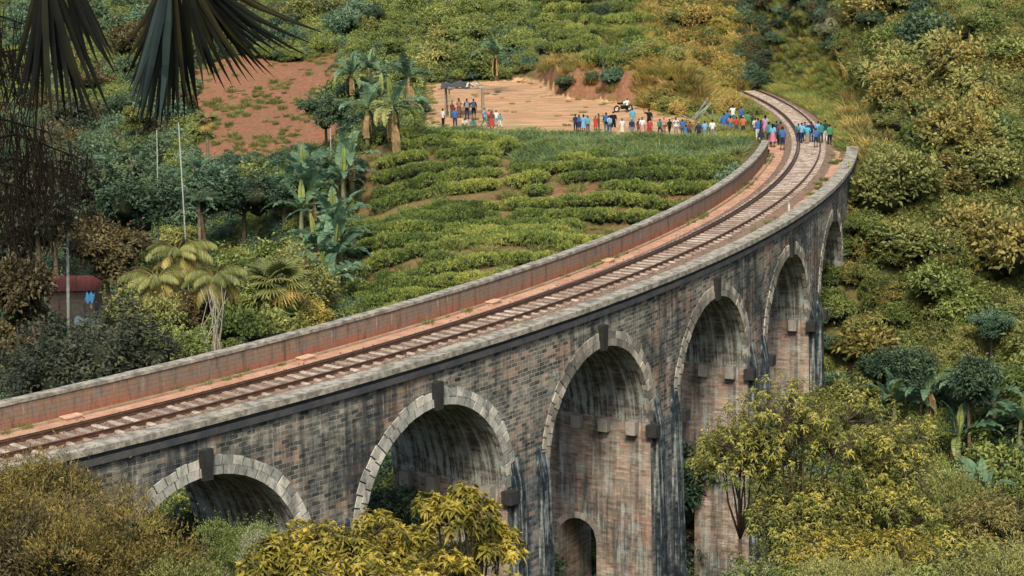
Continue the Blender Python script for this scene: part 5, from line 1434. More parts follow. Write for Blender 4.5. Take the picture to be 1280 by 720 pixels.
# shelter
f0 = hit(562, 148, 160); sx, sy = f0[0], f0[1]; sz = T(sx, sy)
sh = thing('shelter', 'open shelter with a patched dark roof on thin posts at the left of the clearing', 'shelter', (sx, sy, sz))
pxm = at(562, 148, sy); wS = (at(605, 148, sy)-pxm).x
for (x, y, h, m_) in ((0, 0, 2.7, 'pole'), (wS, 0, 2.5, 'wood'), (-.25, 2.4, 2.9, 'wood'), (wS-.2, 2.4, 2.7, 'wood'), (-.35, .1, 2.65, 'wood')):
    g = T(sx+x, sy+y)-sz; mb = MB(); mb.tube([(x, y, g-.2), (x+random.uniform(-.05, .05), y, h)], [.07, .055], 7); mb.build('post', M[m_], sh)
mb = MB(); P = [[(-.7+(wS*.62+.7)*i/6, -.5+3.4*j/6, 2.62+.10*math.sin(i*2.1)+.06*math.sin(i*5.1+j)+j*.035) for j in range(7)] for i in range(7)]; mb.grid(P); mb.grid([[(x, y, z-.03) for x, y, z in r] for r in P], flip=True); mb.build('roof', M['tin'], sh)
mb = MB()
for k in range(16):
    x = wS*.5+random.uniform(0, wS*.6); a = random.uniform(-.5, .5); L = random.uniform(.5, 1.3); mb.box((0, 0, 0), (L, .16, .02), Matrix.Translation((x, random.uniform(-.4, 2.6), 2.6+random.uniform(0, .25))) @ Matrix.Rotation(random.uniform(0, 3), 4, 'Z') @ Matrix.Rotation(a, 4, 'Y'))
mb.build('thatch', M['tinl'], sh)
for y in (0, 2.4):
    mb = MB(); mb.tube([(-.7, y, 2.6), (wS+.4, y, 2.5)], [.05, .04], 6); mb.build('beam', M['wood'], sh)
# bamboo pile and dead trunk
def pile(px, row, n, label, name, cat, mat, L0, L1, r, tilt, w_, y0=150.):
    x, y, z = hit(px, row, y0); mb = MB()
    for k in range(n):
        L = random.uniform(L0, L1); a = random.uniform(-tilt, tilt); e = random.uniform(.35, 1.0)
        p = Vector((x+random.uniform(-w_, w_), y+random.uniform(-.5, .5), z+.05)); d = Vector((math.cos(a)*math.cos(e), math.sin(a)*math.cos(e)*.6, math.sin(e)))
        mb.tube([tuple(p-d*.1), tuple(p+d*L)], [r, r*.6], 6)
    return tag(mb.build(name, mat, smooth=True), label, cat)
pile(868, 150, 7, 'bamboo poles leaning together at the foot of the mound', 'bamboo_poles', 'poles', M['bamboo'], 1.3, 2.3, .04, .3, .4)
pile(880, 150, 14, 'heap of pale cut branches beside the leaning bamboo poles', 'branch_heap', 'branches', M['bamboo'], .4, 1.0, .035, 3.1, 1.1)
x, y, z = hit(768, 92, 185); mb = MB()
mb.tube([(x-.6, y, z-.2), (x+.1, y, z+.7), (x+.7, y-.1, z+1.5), (x+1.1, y, z+2.3)], [.17, .15, .12, .06], 8); mb.tube([(x+.3, y, z+.9), (x+.1, y, z+1.7), (x+.3, y, z+2.1)], [.08, .05, .02], 6); mb.tube([(x+.1, y, z+.7), (x+1.3, y-.1, z+.9)], [.06, .02], 6)
tag(mb.build('broken_tree', M['bark'], smooth=True), 'grey broken tree trunk on the slope above the clearing', 'tree')
# small white marker post beside the track
p = at(998, 257, 139.); A_, d_ = to_pol(p.x, p.y)
A_m = -.358; mk = thing('marker_post', 'short white marker post between the track and the outer parapet', 'marker post', pol(A_m, R0+2.2, -.3))
mb = MB(); mb.box((0, 0, .3), (.1, .08, .6)); mb.build('post', simple_mat('white_paint', (.5, .48, .43), .6, .3), mk)
mb = MB(); mb.box((0, 0, .64), (.16, .11, .1)); mb.build('head', M['wood'], mk)
# drain slabs along the inner parapet
def slab(px, row, label):
    bst = None
    for k in range(400):
        A = -.95+.75*k/399; q = project(*pol(A, R0-2.35, -.25)); e = abs(q[0]-px)
        if bst is None or e < bst[0]: bst = (e, A)
    A = bst[1]; o = thing('drain_slab', label, 'drain slab', pol(A, R0-2.4, -.31), A); mb = MB(); mb.box((0, 0, .07), (.42, .75, .14)); mb.build('block', simple_mat('slab_stone', (.42, .26, .18), .9, .1), o)
    mb = MB(); mb.box((0, 0, .165), (.5, .85, .05)); mb.build('cover', simple_mat('slab_cover', (.50, .33, .23), .9, .1), o)
slab(89, 515, 'reddish drain slab at the foot of the inner parapet, nearest one'); slab(384, 440, 'reddish drain slab at the inner parapet, second nearest'); slab(617, 376, 'reddish drain slab at the inner parapet halfway along'); slab(762, 325, 'reddish drain slab at the inner parapet beyond the halfway point')
bm = bmesh.new(); bmesh.ops.create_icosphere(bm, subdivisions=1, radius=1.)
for v in bm.verts: v.co *= random.uniform(.75, 1.2); v.co.z *= .7
me_ = bpy.data.meshes.new('pebble'); bm.to_mesh(me_); bm.free(); me_.materials.append(simple_mat('pebble_stone', (.30, .21, .16), .9, .1))
me2_ = me_.copy(); me2_.materials.clear(); me2_.materials.append(simple_mat('pebble_dark', (.10, .08, .065), .9, .1))
LM['p1'] = me_.materials[0]; LM['p2'] = me2_.materials[0]
Pw = []
for k in range(5200):
    A = random.uniform(-.86, .12); dr = random.choice((random.gauss(-1.65, .28), random.gauss(1.75, .35), random.uniform(-1.4, 1.4), random.uniform(-2.9, 2.8)))
    if A > A_END and abs(dr) > 2.2: continue
    if abs(dr) < 2.9: Pw.append(pol(A, R0+dr, -.19 if abs(dr) < 1.5 else -.31))
gn_scatter('loose_stones', 'loose ballast stones scattered over the track bed and path', 'stones', np.array(Pw), rng.uniform(.018, .06, len(Pw)), [(me_, 'p1'), (me2_, 'p2')], 9)
# stones scattered on the clearing edge
for k, (px, row) in enumerate(((634, 163), (640, 165), (646, 163), (652, 166))):
    x, y, z = hit(px, row, 150); bm = bmesh.new(); bmesh.ops.create_icosphere(bm, subdivisions=2, radius=.16)
    for v in bm.verts: v.co *= random.uniform(.8, 1.2); v.co.z *= .6
    me_ = bpy.data.meshes.new('stone'); bm.to_mesh(me_); bm.free(); me_.materials.append(M['barkpale'] if k % 2 else M['wood'])
    o = mesh_obj('stone', me_, None, (x, y, z+.05)); tag(o, 'small stone lying at the front edge of the clearing below the shelter', 'stone', 'stones at the clearing edge')

# ------------------------------------------------------------------ people
SKIN = [simple_mat('skin_dark', (.13, .062, .036), .6, .3, 0, .1), simple_mat('skin_brown', (.24, .12, .07), .6, .3, 0, .1), simple_mat('skin_light', (.48, .29, .20), .6, .3, 0, .1)]
CM = {}
def cloth(c):
    if c not in CM:
        rgb = dict(white=(.70, .70, .68), navy=(.02, .035, .10), black=(.015, .015, .018), blue=(.02, .14, .42), lightblue=(.16, .42, .62), cyan=(.03, .42, .60), teal=(.02, .24, .26), green=(.05, .28, .14),
                   red=(.50, .035, .03), orange=(.60, .14, .04), salmon=(.55, .25, .18), pink=(.62, .15, .28), maroon=(.18, .03, .03), olive=(.10, .10, .04), grey=(.25, .25, .25), brown=(.16, .08, .045), jeans=(.05, .09, .17),
                   darkgreen=(.012, .07, .05), lavender=(.40, .28, .42), khaki=(.36, .28, .18), hair=(.012, .009, .008), cream=(.62, .55, .42), skinl=(.4, .25, .18))[c]
        rgb = tuple(q*.62+.12*sum(rgb)/3 for q in rgb)
        CM[c] = simple_mat('cloth_'+c, rgb, .85, .1, 0, .15, 9.)
    return CM[c]
def pose_skel(pose):
    J = dict(pelvis=(0, 0, .95), spine=(0, .01, 1.14), chest=(0, .01, 1.34), neck=(0, 0, 1.47), jaw=(0, -.012, 1.55), head=(0, -.005, 1.63), crown=(0, .012, 1.70))
    for s, n in ((-1, 'l'), (1, 'r')):
        J['sho'+n] = (s*.17, .01, 1.40); J['elb'+n] = (s*.225, .03, 1.13); J['wri'+n] = (s*.235, -.04, .90); J['han'+n] = (s*.235, -.06, .83)
        J['hip'+n] = (s*.09, 0, .91); J['kne'+n] = (s*.105, -.02, .50); J['ank'+n] = (s*.11, .02, .09); J['toe'+n] = (s*.125, -.13, .035)
    if pose == 'photo':   # both hands raised to the face with a phone
        for s, n in ((-1, 'l'), (1, 'r')): J['elb'+n] = (s*.22, -.13, 1.20); J['wri'+n] = (s*.10, -.30, 1.40); J['han'+n] = (s*.06, -.34, 1.47)
    if pose == 'walk':
        J['knel'] = (-.10, -.16, .53); J['ankl'] = (-.11, -.27, .12); J['toel'] = (-.12, -.42, .07); J['kner'] = (.10, .10, .50); J['ankr'] = (.11, .33, .14); J['toer'] = (.12, .22, .035)
        J['elbl'] = (-.22, .14, 1.16); J['wril'] = (-.23, .16, .92); J['hanl'] = (-.23, .15, .85); J['elbr'] = (.22, -.08, 1.15); J['wrir'] = (.22, -.26, .99); J['hanr'] = (.21, -.32, .95)
    if pose == 'hips':
        J['elbr'] = (.34, .06, 1.17); J['wrir'] = (.19, -.06, 1.02); J['hanr'] = (.15, -.11, .99); J['kner'] = (.13, -.06, .5)
    if pose == 'arm':
        J['elbr'] = (.36, -.06, 1.42); J['wrir'] = (.42, -.10, 1.66); J['hanr'] = (.42, -.11, 1.74)
    if pose == 'sit':
        for k in ('pelvis', 'spine', 'chest', 'neck', 'jaw', 'head', 'crown', 'shol', 'shor', 'elbl', 'elbr', 'hipl', 'hipr'):
            x, y, z = J[k]; J[k] = (x, y+.05-(z-.95)*.18, z-.70)
        for s, n in ((-1, 'l'), (1, 'r')):
            J['kne'+n] = (s*.16, -.30, .48); J['ank'+n] = (s*.13, -.26, .09); J['toe'+n] = (s*.14, -.40, .035); J['elb'+n] = (s*.23, -.14, .50); J['wri'+n] = (s*.14, -.32, .50); J['han'+n] = (s*.12, -.38, .46)
    return J
RAD = dict(pelvis=(.155, .115), spine=(.135, .10), chest=(.165, .115), neck=(.055, .06), jaw=(.062, .07), head=(.085, .098), crown=(.05, .06))
for n in 'lr': RAD.update({'sho'+n: (.062, .062), 'elb'+n: (.043, .043), 'wri'+n: (.029, .029), 'han'+n: (.036, .022), 'hip'+n: (.095, .095), 'kne'+n: (.06, .06), 'ank'+n: (.038, .038), 'toe'+n: (.04, .03)})
BONES = [('pelvis', 'spine', 'torso'), ('spine', 'chest', 'torso'), ('chest', 'neck', 'neck'), ('neck', 'jaw', 'neck'), ('jaw', 'head', 'head'), ('head', 'crown', 'head')]
for n in 'lr': BONES += [('chest', 'sho'+n, 'torso'), ('sho'+n, 'elb'+n, 'uparm'), ('elb'+n, 'wri'+n, 'forearm'), ('wri'+n, 'han'+n, 'hand'), ('pelvis', 'hip'+n, 'hips'), ('hip'+n, 'kne'+n, 'thigh'), ('kne'+n, 'ank'+n, 'shin'), ('ank'+n, 'toe'+n, 'foot')]
BODY = {}
def make_body(pose):
    J = pose_skel(pose); names_ = list(J); idx = {n: i for i, n in enumerate(names_)}
    me = bpy.data.meshes.new('figure'); me.from_pydata([J[n] for n in names_], [(idx[a], idx[b]) for a, b, _ in BONES], [])
    o = bpy.data.objects.new('figure_tmp', me); COL.objects.link(o)
    md = o.modifiers.new('skin', 'SKIN'); md.use_smooth_shade = True; md.branch_smoothing = .3
    for i, n in enumerate(names_):
        v = me.skin_vertices[0].data[i]; v.radius = RAD[n]; v.use_root = (n == 'pelvis')
    sb = o.modifiers.new('sub', 'SUBSURF'); sb.levels = 2; sb.render_levels = 2
    dg = bpy.context.evaluated_depsgraph_get(); dg.update(); ev = o.evaluated_get(dg); m2 = bpy.data.meshes.new_from_object(ev)
    bpy.data.objects.remove(o)
    nv = len(m2.vertices); co = np.empty(nv*3); m2.vertices.foreach_get('co', co); co = co.reshape(-1, 3); no = np.empty(nv*3); m2.vertices.foreach_get('normal', no); no = no.reshape(-1, 3)
    # nose and brow on the front of the head, fingers and thumb on the hands
    Jh = np.array(J['head']); rel = co-Jh
    nose = np.exp(-((rel[:, 0]/.018)**2+((rel[:, 2]+.025)/.028)**2))*(rel[:, 1] < -.04); co[:, 1] -= nose*.028
    eye = sum(np.exp(-(((rel[:, 0]-s*.033)/.016)**2+((rel[:, 2]-.012)/.014)**2)) for s in (-1, 1))*(rel[:, 1] < -.04); co[:, 1] += eye*.012
    faces = [list(p.vertices) for p in m2.polygons]; cen = np.array([co[f].mean(0) for f in faces])
    best = np.full(len(faces), 9e9); lab = np.array(['torso']*len(faces), dtype=object)
    for a, b, l in BONES:
        A, B = np.array(J[a]), np.array(J[b]); D = B-A; t = np.clip(((cen-A)@D)/(D@D), 0, 1); d = np.linalg.norm(cen-(A+t[:, None]*D), axis=1) - .5*(np.array(RAD[a])[0]*(1-t)+np.array(RAD[b])[0]*t)
        k = d < best; best[k] = d[k]; lab[k] = l
    bmv = [tuple(v) for v in co]; bmf = list(faces)
    for n_, s in (('l', -1), ('r', 1)):
        H_ = Vector(J['han'+n_]); W_ = Vector(J['wri'+n_]); d = (H_-W_).normalized(); sd = d.cross(Vector((0, 0, 1)) if abs(d.z) < .8 else Vector((1, 0, 0))).normalized(); bd = d.cross(sd)
        for q in range(5):
            if q < 4: st = H_+sd*(q-1.5)*.017; e1 = st+d*(.05, .058, .055, .042)[q]; e2 = e1+(d*.75+bd*.5)*(.03)
            else: st = W_.lerp(H_, .4)+sd*.03; e1 = st+(d+sd*.8).normalized()*.035; e2 = e1+d*.025
            tb = MB(); tb.tube([st-d*.02, e1, e2], [.0095, .0085, .006], 5); b = len(bmv); bmv += tb.v; bmf += [[x+b for x in f] for f in tb.f]
    def sub(cond, off, name):
        fs = [f for f, c in zip(faces, cond) if c]; used = sorted({v for f in fs for v in f}); mp = {v: i for i, v in enumerate(used)}
        m_ = bpy.data.meshes.new(name); m_.from_pydata([tuple(co[v]+no[v]*off) for v in used], [], [[mp[v] for v in f] for f in fs]); m_.polygons.foreach_set('use_smooth', np.ones(len(fs), bool)); m_.materials.append(cloth('white')); m_.update(); return m_
    body = bpy.data.meshes.new('body'); body.from_pydata(bmv, [], bmf); body.polygons.foreach_set('use_smooth', np.ones(len(bmf), bool)); body.materials.append(SKIN[0]); body.update()
    cz = cen[:, 2]; hz = J['head'][2]; torso_top = J['neck'][2]-.02
    R = dict(body=body)
    R['shirt'] = sub(np.isin(lab, ['torso', 'uparm', 'hips']) & (cz > J['pelvis'][2]-.07) | ((lab == 'neck') & (cz < torso_top)), .016, 'shirt')
    R['jacket'] = sub(np.isin(lab, ['torso', 'uparm', 'forearm', 'hips']) & (cz > J['pelvis'][2]-.1) | ((lab == 'neck') & (cz < torso_top+.02)), .022, 'jacket')
    R['trousers'] = sub(np.isin(lab, ['hips', 'thigh', 'shin']) | ((lab == 'torso') & (cz < J['pelvis'][2]+.02)), .013, 'trousers')
    R['shorts'] = sub(np.isin(lab, ['hips', 'thigh']) | ((lab == 'torso') & (cz < J['pelvis'][2]+.02)), .018, 'shorts')
    R['hair'] = sub((lab == 'head') & ((cz > hz+.045) | ((cen[:, 1] > J['head'][1]+.01) & (cz > hz-.05))), .016, 'hair')
    R['longhair'] = sub(((lab == 'head') & ((cz > hz+.045) | (cen[:, 1] > J['head'][1]))) | ((lab == 'neck') & (cen[:, 1] > .02)), .026, 'hair')
    R['cap'] = sub((lab == 'head') & (cz > hz+.03), .022, 'cap')
    R['shoes'] = sub(lab == 'foot', .012, 'shoes')
    mb = MB(); P = []
    pz = J['pelvis'][2]
    if pose != 'sit':
        for (z, rx, ry) in ((pz+.12, .15, .115), (pz-.05, .19, .15), (pz-.3, .22, .19), (pz-.52, .26, .22)):
            P.append([(math.cos(a)*rx*(1+.05*math.sin(a*6)), math.sin(a)*ry*(1+.05*math.sin(a*6)), z) for a in np.linspace(0, 2*PI, 25)])
        mb.grid(P, flip=True); R['skirt'] = mb.mesh('skirt', cloth('white'), True)
    BODY[pose] = R
for q in ('stand', 'photo', 'walk', 'hips', 'arm', 'sit'): make_body(q)
bpm = MB(); bpm.box((0, .22, 1.22), (.30, .16, .42)); bpm.box((0, .31, 1.14), (.22, .05, .2)); 
for s in (-1, 1): bpm.tube([(s*.10, .15, 1.40), (s*.11, .02, 1.47), (s*.11, -.135, 1.36), (s*.13, -.10, 1.12), (s*.13, .14, 1.05)], .018, 5)
BPACK = bpm.mesh('backpack', cloth('navy'))
phm = MB(); phm.box((0, -.375, 1.50), (.15, .012, .075)); PHONE = phm.mesh('phone', cloth('black'))
def ground_at(x, y):
    A, dr = to_pol(x, y); A, dr = float(A), float(dr); z = T(x, y)
    if A < math.radians(-8.2) and abs(dr) < 3: z = -.31
    if abs(dr) < 1.7: z = -.19
    return z
def person(px, feet, head, pose, top, low, kind, face, label, group, hair='hair', haircol='hair', skin=0, topkind='shirt', pack=None, shoes='black', y0=150., onpx=None):
    if onpx is not None:      # stands on the deck or ballast
        r = ray(px, feet); k = (onpx-CAM_H)/r.z; x, y, z = r.x*k, r.y*k, onpx
    else:
        x, y, z = hit(px, feet, y0); z = ground_at(x, y)
    D = y*math.cos(TH)-(z-CAM_H)*math.sin(TH); h = (feet-head)/F_PX*D/math.cos(TH*.9)
    std = 1.74 if pose != 'sit' else 1.02
    s = h/std; s = min(max(s, .62), 1.06)
    o = thing('person', label, 'person', (x, y, z), math.radians(face)+random.uniform(-.15, .15), group); o.scale = (s, s, s); R = BODY[pose]
    def part(name, me_, mat):
        c = mesh_obj(name, me_, o); c.material_slots[0].link = 'OBJECT'; c.material_slots[0].material = mat; return c
    part('body', R['body'], SKIN[skin]); part(topkind, R[topkind], cloth(top))
    part(kind, R[kind], cloth(low))
    part('hair' if hair != 'cap' else 'cap', R[hair], cloth(haircol)); part('shoes', R['shoes'], cloth(shoes))
    if pack: part('backpack', BPACK, cloth(pack))
    if pose == 'photo': part('phone', PHONE, cloth('black'))
    return o
GS, GC, GM, GT = 'people by the open shelter', 'people along the front of the clearing', 'people where the parapet meets the clearing', 'people standing on the track'
# face: 0 looks towards the viaduct viewpoint, 180 looks away
P_ = person
P_(554, 160, 136, 'stand', 'white', 'black', 'trousers', 120, 'person in white top and dark trousers, leftmost at the shelter', GS)
P_(569, 161, 135, 'stand', 'blue', 'navy', 'trousers', 170, 'person in bright blue shirt in front of the left shelter post', GS)
P_(574, 148, 123, 'photo', 'salmon', 'brown', 'skirt', 0, 'person in salmon top standing back under the shelter roof', GS, 'longhair')
P_(565.5, 148, 128, 'stand', 'maroon', 'brown', 'trousers', 20, 'small person in maroon beside the left shelter post', GS)
P_(584, 150, 123, 'stand', 'navy', 'navy', 'trousers', 180, 'person with grey backpack over navy clothes under the shelter', GS, pack='grey')
P_(592.5, 150, 121, 'hips', 'black', 'black', 'shorts', 175, 'person in black shirt and black shorts under the shelter', GS, pack='jeans')
P_(581, 162, 147, 'sit', 'cream', 'green', 'shorts', 0, 'child in cream top crouching in front of the shelter', GS)
P_(591, 163, 147, 'sit', 'teal', 'white', 'shorts', 30, 'child in teal top crouching in front of the shelter', GS)
P_(606, 159, 134, 'walk', 'lightblue', 'teal', 'trousers', 90, 'person in pale blue shirt and grey cap walking beside the shelter', GS, 'cap', 'grey')
P_(611.5, 156, 137, 'arm', 'pink', 'maroon', 'skirt', 0, 'person in pink top with one arm raised, right of the shelter', GS, 'longhair')
P_(615, 165, 139, 'stand', 'brown', 'red', 'skirt', 10, 'person in brown top and red skirt right of the shelter', GS, 'longhair')
P_(620.5, 158, 138, 'stand', 'white', 'lightblue', 'trousers', 200, 'person in white top and pale blue trousers right of the shelter', GS)
P_(625.5, 160, 142, 'walk', 'cyan', 'white', 'trousers', 240, 'person in cyan shirt, rightmost of the group at the shelter', GS)
P_(719.5, 165, 143, 'stand', 'navy', 'black', 'trousers', 180, 'person in navy shirt, leftmost on the clearing front', GC)
P_(724, 165, 144, 'stand', 'blue', 'navy', 'skirt', 170, 'person in deep blue dress, second from left on the clearing front', GC, 'longhair')
P_(729.5, 166, 144, 'stand', 'lightblue', 'lightblue', 'skirt', 185, 'person in light blue dress with long hair on the clearing front', GC, 'longhair')
P_(744.5, 163, 145, 'stand', 'red', 'red', 'skirt', 0, 'small person in a red dress on the clearing front', GC, 'longhair')
P_(748.5, 166, 142, 'stand', 'olive', 'olive', 'trousers', 90, 'person all in olive beside the small one in red', GC)
P_(758, 168, 141, 'stand', 'navy', 'teal', 'trousers', 180, 'person in navy shirt and teal trousers on the clearing', GC, pack='blue')
P_(762.5, 168, 144, 'stand', 'white', 'jeans', 'trousers', 190, 'person in white shirt and jeans on the clearing', GC, pack='lightblue')
P_(767, 168, 138, 'stand', 'black', 'black', 'shorts', 178, 'tall person in black shirt and black shorts, light legs', GC, skin=2)
P_(778, 172, 149, 'hips', 'white', 'cream', 'skirt', 0, 'person in a white dress on the clearing front', GC, 'longhair', skin=1)
P_(790.7, 158, 135, 'stand', 'cyan', 'cyan', 'trousers', 180, 'person all in bright cyan standing farther back', GC)
P_(790, 173, 148, 'stand', 'navy', 'grey', 'shorts', 180, 'person in navy top, grey shorts and white cap', GC, 'cap', 'white')
P_(799, 172, 149, 'stand', 'maroon', 'brown', 'trousers', 20, 'person in maroon top and brown trousers on the clearing', GC)
P_(803, 173, 147, 'stand', 'white', 'salmon', 'skirt', 0, 'person in white top and salmon skirt on the clearing', GC, 'longhair', skin=1)
P_(811.5, 164, 136, 'arm', 'black', 'black', 'trousers', 180, 'person in black top with a raised arm behind the one in red', GC)
P_(812.5, 174, 150, 'stand', 'red', 'red', 'shorts', 170, 'person in bright red shirt and red shorts', GC, skin=2)
P_(825, 172, 149, 'walk', 'blue', 'navy', 'trousers', 150, 'person in blue shirt walking with a green backpack', GC, pack='green')
P_(830, 166, 147, 'stand', 'salmon', 'brown', 'trousers', 0, 'small person in salmon shirt on the clearing', GC)
P_(837, 171, 149, 'walk', 'black', 'black', 'trousers', 200, 'person all in black mid-stride on the clearing', GC)
P_(845, 172, 147, 'photo', 'white', 'grey', 'trousers', 0, 'person in white shirt and grey trousers raising a phone', GC)
P_(862.5, 175, 152, 'stand', 'brown', 'navy', 'trousers', 170, 'person in brown top and navy trousers right of the bamboo poles', GC)
P_(857.5, 172, 156, 'sit', 'blue', 'blue', 'shorts', 170, 'child in blue sitting beside the person in brown', GC)
P_(873.5, 178, 153, 'walk', 'navy', 'black', 'trousers', 190, 'person in navy top and white cap walking by the green bank', GC, 'cap', 'white')
P_(890.6, 176, 150, 'stand', 'white', 'grey', 'shorts', 180, 'person in white shirt and grey shorts left of the blue jacket', GC, shoes='red')
P_(905, 169, 141, 'stand', 'blue', 'grey', 'shorts', 180, 'person in blue jacket and grey shorts left of the orange tops', GM, topkind='jacket')
P_(913, 166, 145, 'stand', 'orange', 'blue', 'skirt', 180, 'person in orange top and blue skirt', GM, 'longhair')
P_(920.5, 168, 146, 'stand', 'red', 'jeans', 'trousers', 180, 'person in red top and jeans between two in orange', GM)
P_(929, 170, 145, 'stand', 'orange', 'navy', 'trousers', 175, 'person in orange top and white cap', GM, 'cap', 'white')
P_(916, 157, 131, 'photo', 'white', 'teal', 'trousers', 180, 'person in white top standing up the slope behind the orange tops', GM)
P_(926.5, 156, 133, 'stand', 'blue', 'navy', 'trousers', 180, 'person in blue top standing up the slope behind the orange tops', GM)
P_(940.6, 164, 142, 'photo', 'darkgreen', 'darkgreen', 'skirt', 60, 'person in a dark green dress raising a phone', GM, 'longhair')
P_(947.5, 176, 144, 'stand', 'blue', 'white', 'trousers', 180, 'person in blue top and white trousers at the parapet end', GM)
P_(951.5, 179, 145, 'stand', 'navy', 'navy', 'skirt', 90, 'person in a long navy dress at the parapet end', GM, 'longhair')
P_(956.5, 172, 144, 'stand', 'lavender', 'pink', 'skirt', 180, 'person in lavender top and pink skirt at the parapet end', GM, 'longhair')
P_(961, 181, 151, 'stand', 'teal', 'navy', 'trousers', 180, 'person in teal shirt left of the pink skirt', GM, onpx=-.32)
P_(966, 184, 152, 'stand', 'lightblue', 'pink', 'skirt', 160, 'person in light blue top and bright pink skirt just inside the parapet', GM, 'longhair', onpx=-.32)
P_(975.5, 181, 151, 'stand', 'brown', 'black', 'trousers', 180, 'person in brown top behind the one in blue, left of the rails', GM, onpx=-.32)
P_(978, 188, 157, 'stand', 'blue', 'navy', 'shorts', 175, 'person in blue shirt and navy shorts left of the rails', GM, onpx=-.32)
P_(998, 178, 154, 'stand', 'teal', 'navy', 'trousers', 180, 'person in teal shirt, leftmost on the track', GT, onpx=-.19)
P_(1002, 179, 153, 'walk', 'lightblue', 'navy', 'trousers', 190, 'person in pale blue shirt, second from left on the track', GT, onpx=-.19)
P_(1009.5, 180, 156, 'stand', 'cyan', 'khaki', 'trousers', 180, 'person in cyan shirt and khaki trousers on the track', GT, onpx=-.19)
P_(1014, 178, 152, 'stand', 'navy', 'navy', 'trousers', 175, 'person all in navy in the middle of the track group', GT, onpx=-.19)
P_(1020, 185, 160, 'hips', 'blue', 'navy', 'shorts', 180, 'child in blue shirt nearest on the track', GT, onpx=-.19)
P_(1026, 179, 153, 'stand', 'teal', 'darkgreen', 'trousers', 180, 'person in teal top and dark green trousers on the track', GT, onpx=-.19)
P_(1031.5, 177, 150, 'stand', 'darkgreen', 'white', 'trousers', 180, 'person in dark green top and white trousers on the track', GT, onpx=-.25)
P_(1037, 182, 155, 'stand', 'green', 'black', 'trousers', 185, 'person in green shirt and black trousers, rightmost on the track', GT, onpx=-.3, pack='pink' if False else None)

P_(909, 163, 138, 'stand', 'blue', 'navy', 'trousers', 180, 'person in blue top directly behind the orange and red tops', GM)
P_(934.5, 163, 140, 'stand', 'green', 'olive', 'trousers', 180, 'person in green top right of the white cap', GM)
P_(944, 172, 147, 'stand', 'cream', 'jeans', 'trousers', 170, 'person in cream shirt and jeans near the parapet end', GM)
P_(970.5, 179, 151, 'stand', 'navy', 'black', 'trousers', 185, 'person in navy shirt between the pink skirt and the rails', GM, onpx=-.32)
P_(1006, 177, 152, 'stand', 'blue', 'jeans', 'trousers', 175, 'person in blue shirt and jeans at the back of the track group', GT, onpx=-.19)
P_(1022.5, 177, 151, 'stand', 'lightblue', 'navy', 'trousers', 180, 'person in light blue shirt at the back right of the track group', GT, onpx=-.19)
P_(735, 166, 146, 'stand', 'cyan', 'navy', 'trousers', 175, 'person in cyan shirt and navy trousers right of the blue dresses', GC)
P_(853, 172, 150, 'stand', 'blue', 'jeans', 'trousers', 185, 'person in blue shirt and jeans left of the bamboo poles', GC)
P_(881, 175, 151, 'stand', 'lightblue', 'grey', 'trousers', 180, 'person in light blue shirt between the white cap and the white shirt', GC)

# motorbike with its rider, at the back of the clearing
x, y, z = hit(779, 140, 170); z = T(x, y)
mbk = thing('motorbike', 'dark motorbike with white tank parked at the back of the clearing', 'motorbike', (x, y, z), .5)
M['tyre'] = simple_mat('tyre_rubber', (.015, .015, .015), .9, .1); M['chrome'] = simple_mat('steel_parts', (.35, .35, .36), .35, .5, .8)
def torus_mb(cx, cz, R_, r_, mb, n=24, m_=8):
    P = [[(cx+(R_+r_*math.cos(b))*math.cos(a), r_*math.sin(b), cz+(R_+r_*math.cos(b))*math.sin(a)) for b in np.linspace(0, 2*PI, m_+1)] for a in np.linspace(0, 2*PI, n+1)]
    mb.grid(P)
for cx in (-.66, .66):
    mb = MB(); torus_mb(cx, .31, .26, .055, mb); wh = mb.build('wheel', M['tyre'], mbk, smooth=True)
    mb = MB(); torus_mb(cx, .31, .19, .015, mb)
    for k in range(8): mb.tube([(cx, 0, .31), (cx+.19*math.cos(k*PI/4), 0, .31+.19*math.sin(k*PI/4))], .006, 4)
    mb.build('rim', M['chrome'], wh)
mb = MB(); mb.tube([(-.66, 0, .31), (-.2, 0, .42), (.2, 0, .5), (.45, 0, .85)], .035, 6); mb.tube([(.66, 0, .31), (.48, 0, .9)], .03, 6); mb.box((0, 0, .42), (.36, .24, .3)); mb.build('frame', M['tyre'], mbk)
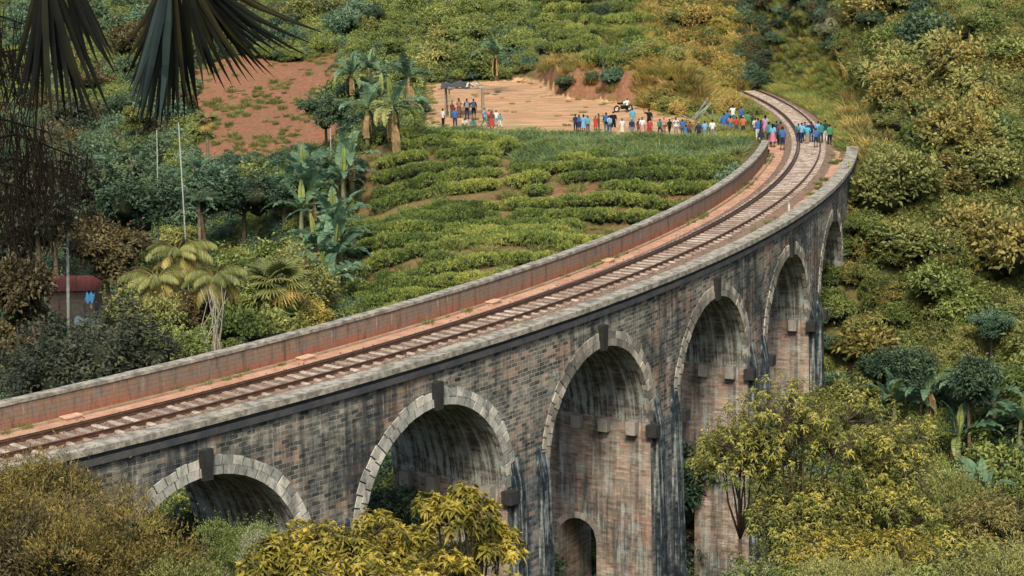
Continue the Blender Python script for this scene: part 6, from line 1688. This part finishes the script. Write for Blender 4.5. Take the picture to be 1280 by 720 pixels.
mb = MB(); mb.tube([(-.02, 0, .74), (.12, 0, .80), (.3, 0, .80), (.4, 0, .76)], [.06, .13, .13, .07], 10); mb.build('tank', cloth('white'), mbk, smooth=True)
mb = MB(); mb.tube([(-.6, 0, .82), (-.4, 0, .77), (-.05, 0, .76)], [.06, .11, .10], 8); mb.build('seat', cloth('black'), mbk, smooth=True)
mb = MB(); mb.tube([(.36, -.34, 1.0), (.47, -.2, 1.02), (.48, .2, 1.02), (.36, .34, 1.0)], .016, 6); mb.build('handlebar', M['chrome'], mbk)
mb = MB(); mb.tube([(.5, 0, .88), (.6, 0, .88)], [.06, .09], 10); mb.build('headlight', M['chrome'], mbk)
o = person(784, 141, 123, 'hips', 'white', 'black', 'trousers', 200, 'person in white shirt leaning on the motorbike', GC, y0=170.)

# ------------------------------------------------------------------ light and sky
w = bpy.data.worlds.new('World'); scene.world = w; w.use_nodes = True
nt = w.node_tree; nt.nodes.clear()
sky = nt.nodes.new('ShaderNodeTexSky'); sky.sky_type = 'NISHITA'; sky.sun_disc = False
SUN_EL, SUN_AZ = math.radians(47), math.radians(184)      # azimuth measured from +Y towards +X
sky.sun_elevation = SUN_EL; sky.sun_rotation = SUN_AZ
sky.air_density = 1.3; sky.dust_density = 3.5
bg = nt.nodes.new('ShaderNodeBackground'); bg.inputs['Strength'].default_value = .2
wo_ = nt.nodes.new('ShaderNodeOutputWorld'); nt.links.new(sky.outputs[0], bg.inputs[0]); nt.links.new(bg.outputs[0], wo_.inputs[0])
sl = bpy.data.lights.new('sun', 'SUN'); sl.energy = 4.3; sl.angle = math.radians(12); sl.color = (1, .90, .74)
so = bpy.data.objects.new('sun', sl); COL.objects.link(so)
d = Vector((math.sin(SUN_AZ)*math.cos(SUN_EL), math.cos(SUN_AZ)*math.cos(SUN_EL), math.sin(SUN_EL)))
so.rotation_euler = (-d).to_track_quat('-Z', 'Y').to_euler(); so.location = (0, 0, 60)
scene.view_settings.view_transform = 'Standard'; scene.view_settings.look = 'None'; scene.view_settings.exposure = 0
